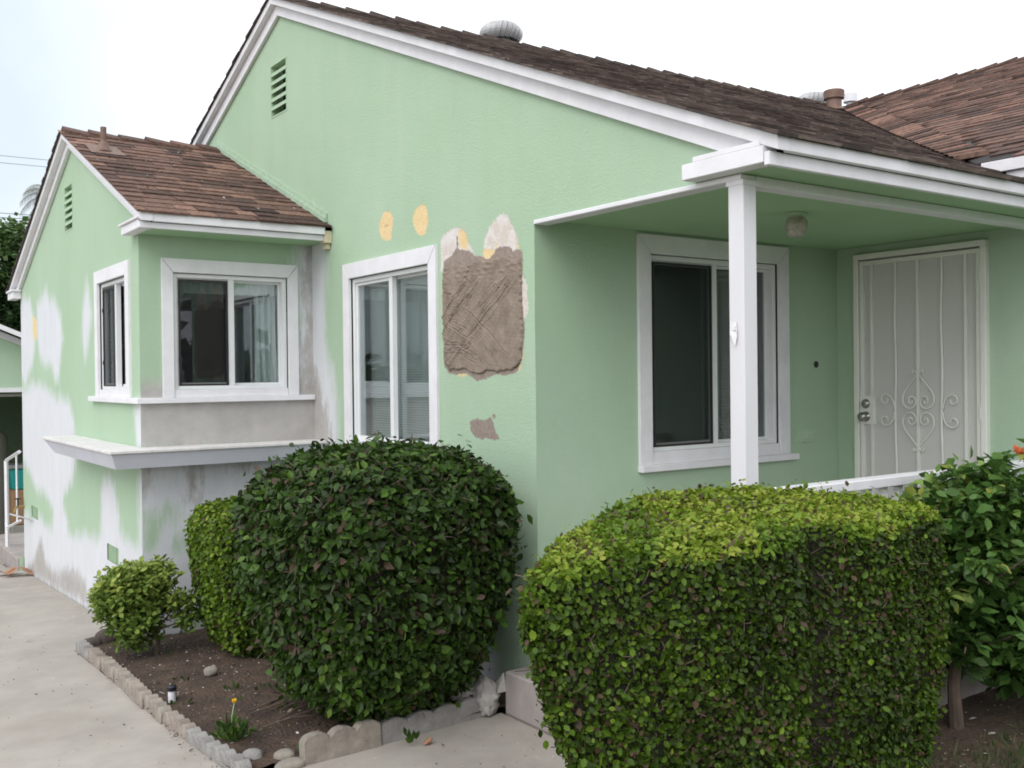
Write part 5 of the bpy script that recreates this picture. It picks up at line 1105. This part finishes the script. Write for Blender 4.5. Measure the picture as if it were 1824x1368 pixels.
scatter('leaf_litter', 260, (-0.4, 1.55, 4.8, 9.5), lambda x, y: Gv(y)+0.003, 0.012, 'litter', 'quad', 82, False, (0, 0.5), 'dark leaf scraps scattered on the driveway')
scatter('leaf_litter', 240, (1.65, 3.2, 3.3, 4.6), lambda x, y: 0*x+0.003, 0.010, 'litter', 'quad', 83, False, (0, 1), 'leaf scraps scattered on the walkway near the step')
scatter('leaf_litter', 420, (1.575, 1.66, 4.7, 7.7), lambda x, y: Gv(y)+0.006, 0.011, 'litter', 'quad', 84, False, (0, 0.55), 'brown debris gathered along the foot of the edging')
scatter('leaf_litter', 700, (3.4, 6.2, 2.0, 2.95), lambda x, y: soil_z(np.array(x), np.array(y))+0.195, 0.012, 'litter', 'quad', 85, False, label='petals and leaf scraps on the soil under the camellia')
scatter('roof_litter', 110, (2.0, 3.4, 7.4, 9.9), lambda x, y: zB(0, y)+0.030, 0.018, 'litter', 'quad', 88, False, (0.6, 1), 'pale flakes and petals fallen on the small gable roof')
cl = lambda th: (lambda P, r: snoise(P, 4.0, 91)+0.6*snoise(P, 11, 92) > th)
scatter('weeds', 2600, (1.68, 3.3, 4.7, 7.6), sz, 0.028, 'leaf_shrub', 'hedge', 86, True, (0, 0.45), 'low green weeds sprouting in patches on the soil bed', cl(0.42))
scatter('grass', 30000, (3.0, 6.2, 0.9, 2.50), lambda x, y: lawn_z(np.array(x), np.array(y)), 0.030, 'grass', 'blade', 87, True, (0, 1), 'short lawn grass in the lower right corner', lambda P, r: snoise(P, 3, 93)+1.1 > r.random(len(P))*1.6*np.clip((P[:, 1]-1.9)/0.5, 0.05, 1.2))
sag = thing('fallen_frond', (2.3, 5.2, 0.05), 'dry brown twigs lying on the soil in front of the big bush', 'dead twigs')
mb = MB(); r = random.Random(2)
for k in range(12):
    a = (1.95+0.3*r.random(), 5.15+0.35*r.random(), 0.04); b = (a[0]+0.25+0.2*r.random(), a[1]+0.12*r.uniform(-1, 1), 0.05+0.02*r.random()); mb.tube([a, ((a[0]+b[0])/2, (a[1]+b[1])/2, 0.07), b], [0.004, 0.006, 0.003], 5)
mb.obj('twig_bundle', M['bark'], sag)
sp = thing('fallen_sprig', (2.55, 4.55, 0.0), 'sprig of dark green leaves with a curled brown leaf dropped by the scalloped edging', 'sprig')
tuft(sp, (2.55, 4.53, 0.015), 9, 0.10, 0.02, 9, 'leaf_bush', (0.3, 0.6), 'long', 1.3); mb = MB(); mb.tube([(2.60,4.50,0.01),(2.63,4.49,0.03),(2.65,4.51,0.02)], [0.012, 0.014, 0.006], 6); mb.obj('curled_leaf', M['paper'], sp)

# curled brown card at the house corner
pp = thing('cardboard_scrap', (1.95, 12.5, G(12.5)), 'curled rusty brown sheets lying on the driveway by the far wall corner', 'cardboard')
for k, (x, y, w, ry, rz) in enumerate(((1.80, 12.55, 0.26, 0.5, 0.2), (1.93, 12.35, 0.30, -0.3, -0.4))):
    mb = MB(); vs = []; fs = []
    for i in range(13):
        t = i/12; px = w*(t-0.5); pz = 0.05+0.045*math.sin(t*5.2+ry*3)
        vs += [(px, -0.07, pz), (px*0.95, 0.10, pz*0.7+0.01)]
    for i in range(12): fs.append((2*i, 2*i+2, 2*i+3, 2*i+1))
    mb.add(vs, fs); o = mb.obj('card_sheet', M['paper'], pp, smooth=True); o.matrix_basis = Matrix.Translation((x, y, G(y)+0.01))@Matrix.Rotation(rz, 4, 'Z')

# ------------------------------------------------------------------ back yard: stoop, rail, garage, trees, wires
stp = thing('stoop', (2.6, 13.8, G(13)), 'low concrete stoop behind the far corner of the house', 'step')
mb = MB(); mb.box(1.98, 3.2, 12.86, 15.0, -0.5, -0.145); mb.obj('stoop_block', M['step_conc'], stp, bevel=0.01)
mb = MB(); mb.box(2.01, 2.059, 12.852, 12.858, -0.30, -0.148); mb.obj('green_paint_patch', M['green_fit'], stp)
hr = thing('handrail', (2.03, 13.5, -0.145), 'white metal handrail on the back stoop', 'handrail')
def bar(name, p0, p1, w=0.018):
    mb = MB(); mb.tube([p0, p1], w*1.15, 4); mb.obj(name, M['white'], hr)
bar('rail_post', (2.03, 13.84, -0.145), (2.03, 13.84, 0.925), 0.022); bar('top_rail', (2.03, 13.86, 0.93), (2.03, 12.87, 1.095), 0.02); bar('lower_rail', (2.03, 13.84, 0.09), (2.03, 12.87, 0.29), 0.015)
for yy in (13.09,): bar('baluster', (2.03, yy, 0.09+(13.84-yy)*0.206), (2.03, yy, 0.93+(13.86-yy)*0.167), 0.010)
sp_ = thing('hose_tap', (2.03, 12.75, 0.40), 'small brass hose tap at the far edge of the driveway wall', 'tap')
mb = MB(); mb.tube([(2.06, 12.78, 0.46), (1.97, 12.78, 0.46), (1.95, 12.78, 0.40)], 0.016, 8); mb.obj('tap_spout', M['brass'], sp_)
mb = MB(); mb.tube([(1.99, 12.78, 0.47), (1.99, 12.78, 0.55)], 0.010, 8); mb.lathe((1.99, 12.78, 0.55), [(0.035, 0), (0.035, 0.012)], 12); mb.obj('tap_handle', M['bronze'], sp_)
mb = MB(); mb.tube([(2.055, 12.2, 0.36), (1.98, 12.5, 0.375), (1.90, 12.72, 0.39)], 0.010, 8); mb.obj('pipe_stub', M['alum'], sp_)

gar = thing('garage', (0.7, 16.0, G(16)), 'pale green garage with open dark door and white gable trim behind the house', 'garage')
gx, gz = 0.55, 3.47
gt = lambda u: gz-0.43*abs(u-gx)-0.10
pl = PB(16.0)
mb = MB()
def gwall(u0, u1, z0, z1): mb.add([pl(u0, 0, z0), pl(u1, 0, z0), pl(u1, 0, z1), pl(u0, 0, z1)], [(0,1,2,3)])
wall('wall', pl, -2.6, 3.7, -0.5, gt, [(-2.0, 3.1, -1, 1.76)], step=0.3, extra_u=(gx,), parent=gar)
mb = MB(); mb.box(-2.6, -2.5, 16.01, 22, -0.5, 2.1); mb.box(3.6, 3.7, 16.01, 22, -0.5, 2.1); mb.box(-2.6, 3.7, 22, 22.1, -0.5, 2.1); mb.obj('wall', M['green_fit'], gar)
mb = MB(); mb.box(-2.6, 3.7, 16.02, 22, 1.9, 1.95); mb.obj('garage_ceiling', M['dark'], gar)  # ceiling coloured near-black to paint in the garage's darkness
for s in (-1, 1):
    x1 = gx+s*3.35; mb = MB(); mb.hexa([(gx, 15.72, gz-0.06), (x1, 15.72, gz-0.06-0.43*3.35), (x1, 22.2, gz-0.06-0.43*3.35), (gx, 22.2, gz-0.06)], [(gx, 15.72, gz), (x1, 15.72, gz-0.43*3.35), (x1, 22.2, gz-0.43*3.35), (gx, 22.2, gz)]); mb.obj('roof', M['deck'], gar)
    mb = MB(); mb.prism([(gx, 15.70, gz-0.005), (x1, 15.70, gz-0.43*3.35-0.005), (x1, 15.70, gz-0.43*3.35-0.075), (gx, 15.70, gz-0.075)], (0, 0.019, 0)); mb.obj('rake_board', M['white'], gar)
    mb = MB(); mb.prism([(gx, 15.93, gz-0.08), (x1, 15.93, gz-0.43*3.35-0.08), (x1, 15.93, gz-0.43*3.35-0.17), (gx, 15.93, gz-0.17)], (0, 0.065, 0)); mb.obj('rake_board', M['white'], gar)
mb = MB(); mb.box(-2.05, 3.15, 15.96, 15.998, 1.765, 1.83); mb.obj('door_trim', M['white'], gar)
mb = MB(); mb.box(-1.95, 3.05, 16.05, 18.4, 1.70, 1.745); mb.obj('garage_door', M['plaster_in'], gar)
bx = thing('storage_bin', (2.45, 16.9, -0.3), 'teal plastic storage bin inside the open garage', 'storage bin')
mb = MB(); mb.hexa([(2.52,16.6,0.28),(3.00,16.6,0.28),(3.00,17.1,0.28),(2.52,17.1,0.28)], [(2.48,16.56,0.60),(3.04,16.56,0.60),(3.04,17.14,0.60),(2.48,17.14,0.60)]); mb.obj('bin_body', M['teal'], bx, bevel=0.02)
mb = MB(); mb.box(2.46, 3.06, 16.54, 17.16, 0.602, 0.66); mb.obj('bin_lid', mat('grey_lid', (0.25, 0.24, 0.25), 0.5), bx, bevel=0.01)
bx = thing('cardboard_box', (2.45, 16.9, G(17)), 'brown cardboard box under the teal bin in the garage', 'cardboard box')
mb = MB(); mb.box(2.50, 3.0, 16.58, 17.1, G(17)+0.24, 0.278); mb.obj('box_body', M['carton'], bx, bevel=0.01)
mb = MB(); mb.box(2.48, 3.05, 16.5, 17.2, G(17), G(17)+0.238); mb.obj('box_body', M['plaster_in'], bx, bevel=0.01)
wh = thing('water_heater', (2.42, 18.3, G(18)), 'pale rounded tank standing in the dark garage', 'tank')
mb = MB(); mb.lathe((2.45, 18.3, -0.55), [(0.26, 0), (0.26, 1.55), (0.20, 1.65), (0.05, 1.68)], 24); o = mb.obj('tank_body', M['appliance'], wh); smooth_angle(o)
hs = thing('garden_hose', (2.2, 15.6, G(15.6)), 'coiled black and red garden hose on the concrete before the garage', 'hose')
for m, dz, sc in (('lamp_black', 0.02, 1.0), ('red', 0.05, 0.92), ('lamp_black', 0.075, 0.95)):
    mb = MB(); mb.tube([(2.2+0.34*sc*math.cos(a)*(1-0.03*a/6.28), 15.5+0.28*sc*math.sin(a), G(15.5)+dz+0.01*math.sin(a*3)) for a in np.linspace(0, 12.5, 70)], 0.016, 6); mb.obj('hose_coil', M[m], hs, smooth=True)

# trees behind
def tree(name, c, tr, crowns, n, size, m, seed, label, cat='tree', holes=0.4, group=None, per=7):
    t = thing(name, c, label, cat, group); mb = MB(); c = np.array(c); top = np.array(crowns[0][0]); mb.tube([c, (c+top)/2+[0.1, 0, 0], top], [tr, tr*0.8, tr*0.4], 10)
    r = np.random.default_rng(seed)
    for cc, h in crowns:
        for k in range(5): e = np.array(cc)+norm(r.normal(size=3))*np.array(h)*0.7; s0 = c+(top-c)*r.uniform(0.5, 0.95); mb.tube([s0, (s0+e)/2+r.normal(size=3)*0.1, e], [tr*0.35, tr*0.2, tr*0.08], 6, cap=False)
    mb.obj('trunk', M['bark'], t); tips = tips_in(crowns, n, seed, 0.45, holes, 1.3); cluster_leaves(t, tips, per, size, M[m], 'quad', seed+1, 0.1, 0.9, size*1.6, 1.3, tfun=lambda P: 0.12*(P[:, 2]-crowns[0][0][2])/max(h[2], 0.5))
    return t
tree('tree', (3.6, 27.0, G(20)), 0.16, [((3.9,27,4.6),(1.1,1.1,1.2)),((4.7,27.3,4.0),(1.0,1,1.5)),((3.3,26.8,3.2),(1.3,1.1,1.4)),((5.0,27.5,2.6),(1.2,1,1.2)),((2.2,27.2,4.0),(1.0,1,1.3)),((4.2,27,5.4),(0.5,0.5,0.5))], 2600, 0.16, 'leaf_tree', 101, 'dense green tree rising behind the garage roof')
tree('tree', (-3.5, 24.0, G(20)), 0.18, [((-3.5,24,3.2),(1.6,1.6,1.4)),((-4.6,24.2,2.6),(1.3,1.3,1.3)),((-2.6,23.8,2.4),(1.1,1.2,1.2))], 1100, 0.20, 'leaf_tree', 103, 'round green tree at the far side of the garage', holes=0.3)
def palm(c, h, seed, label, L0=1.7, n=34):
    t = thing('palm_tree', c, label, 'palm tree'); mb = MB(); mb.tube([(c[0], c[1], c[2]+h*k/8) for k in range(9)], [0.16-0.008*k for k in range(9)], 10); mb.obj('trunk', M['bark'], t)
    r = np.random.default_rng(seed); T = np.array([c[0], c[1], c[2]+h]); 
    for k in range(n):
        a = 2*math.pi*k/n+r.uniform(-0.2, 0.2); el = r.uniform(-0.2, 1.1); L_ = L0*r.uniform(0.8, 1.15); pts = []
        p = T.copy(); v = np.array([math.cos(a)*math.cos(el), math.sin(a)*math.cos(el), math.sin(el)])
        for q in range(11): pts.append(p.copy()); p = p+v*L_/10; v = norm(v+np.array([0, 0, -0.21]))
        mb = MB(); mb.tube(pts, [0.014-0.0011*q for q in range(11)], 4, cap=False); tt = []
        pts = np.array(pts)
        for q in np.linspace(1.0, 10, 34):
            i = int(min(9, q)); f_ = q-i; b = pts[i]*(1-f_)+pts[min(10, i+1)]*f_; d = norm(pts[min(10, i+1)]-pts[i]); sd_ = norm(np.cross(d, [0, 0, 1])); ll = 0.34*(1-0.4*abs(q-5)/5)
            for s in (-1, 1):
                e1 = b+(sd_*s*0.35+d*0.45)*ll*0.6+np.array([0, 0, -0.10*ll]); e2 = e1+np.array([0, 0, -0.75*ll])+d*ll*0.12; w = d*0.006
                mb.add([b-w, b+w, e1+w*0.9, e2, e1-w*0.9], [(0,1,2,4),(4,2,3)])
        me = mb.mesh('frond', M['palm']); tint_attr(me, float(r.random())); link('frond', me, t)
palm((5.75, 30.0, G(20)), 7.55, 5, 'drooping feathery palm showing beside the small gable roof', 1.15, 22)
palm((5.45, 29.5, G(20)), 6.35, 6, 'lower palm crown just above the green tree at the left', 0.8, 18)
for k, (z0, rr_) in enumerate(((7.62, 0.006), (7.44, 0.006), (6.17, 0.008), (6.06, 0.008), (5.78, 0.010), (4.90, 0.013))):
    pts = [(-14+34*q/16, 28.0, z0+0.02*(q-8.5)+0.0035*(q-8)**2) for q in range(17)]
    mb = MB(); mb.tube(pts, rr_, 5); o = mb.obj('power_line', M['wire']); tag(o, ['topmost overhead wire crossing the sky at the left edge', 'second overhead wire from the top at the left edge', 'third overhead wire from the top, just above its close neighbour', 'fourth overhead wire from the top, just below its close neighbour', 'fifth overhead wire from the top, above the green tree', 'lowest overhead wire crossing in front of the tree'][k], 'power line', 'overhead wires')
# trees added behind the camera to darken glass reflections and low front light
def backdrop_trees():
    r = np.random.default_rng(77); tips = []
    for k in range(30): x = -26+52*k/29+r.uniform(-1, 1); y = -17+r.uniform(-3, 3); h = r.uniform(1.8, 3.4); tips.append(((x, y, h*0.55), (1.9, 1.6, h*0.55)))
    P = tips_in(tips, 2200, 78, 0.2); return P
far = thing('added_tree_row', (0, -17, -0.1), 'out-of-view row of trees added behind the camera to darken window reflections', 'tree row')
cluster_leaves(far, backdrop_trees(), 6, 0.75, M['leaf_tree'], 'quad', 79, 0.0, 0.7, 0.7, 1.4)
print('objects', len(bpy.data.objects))
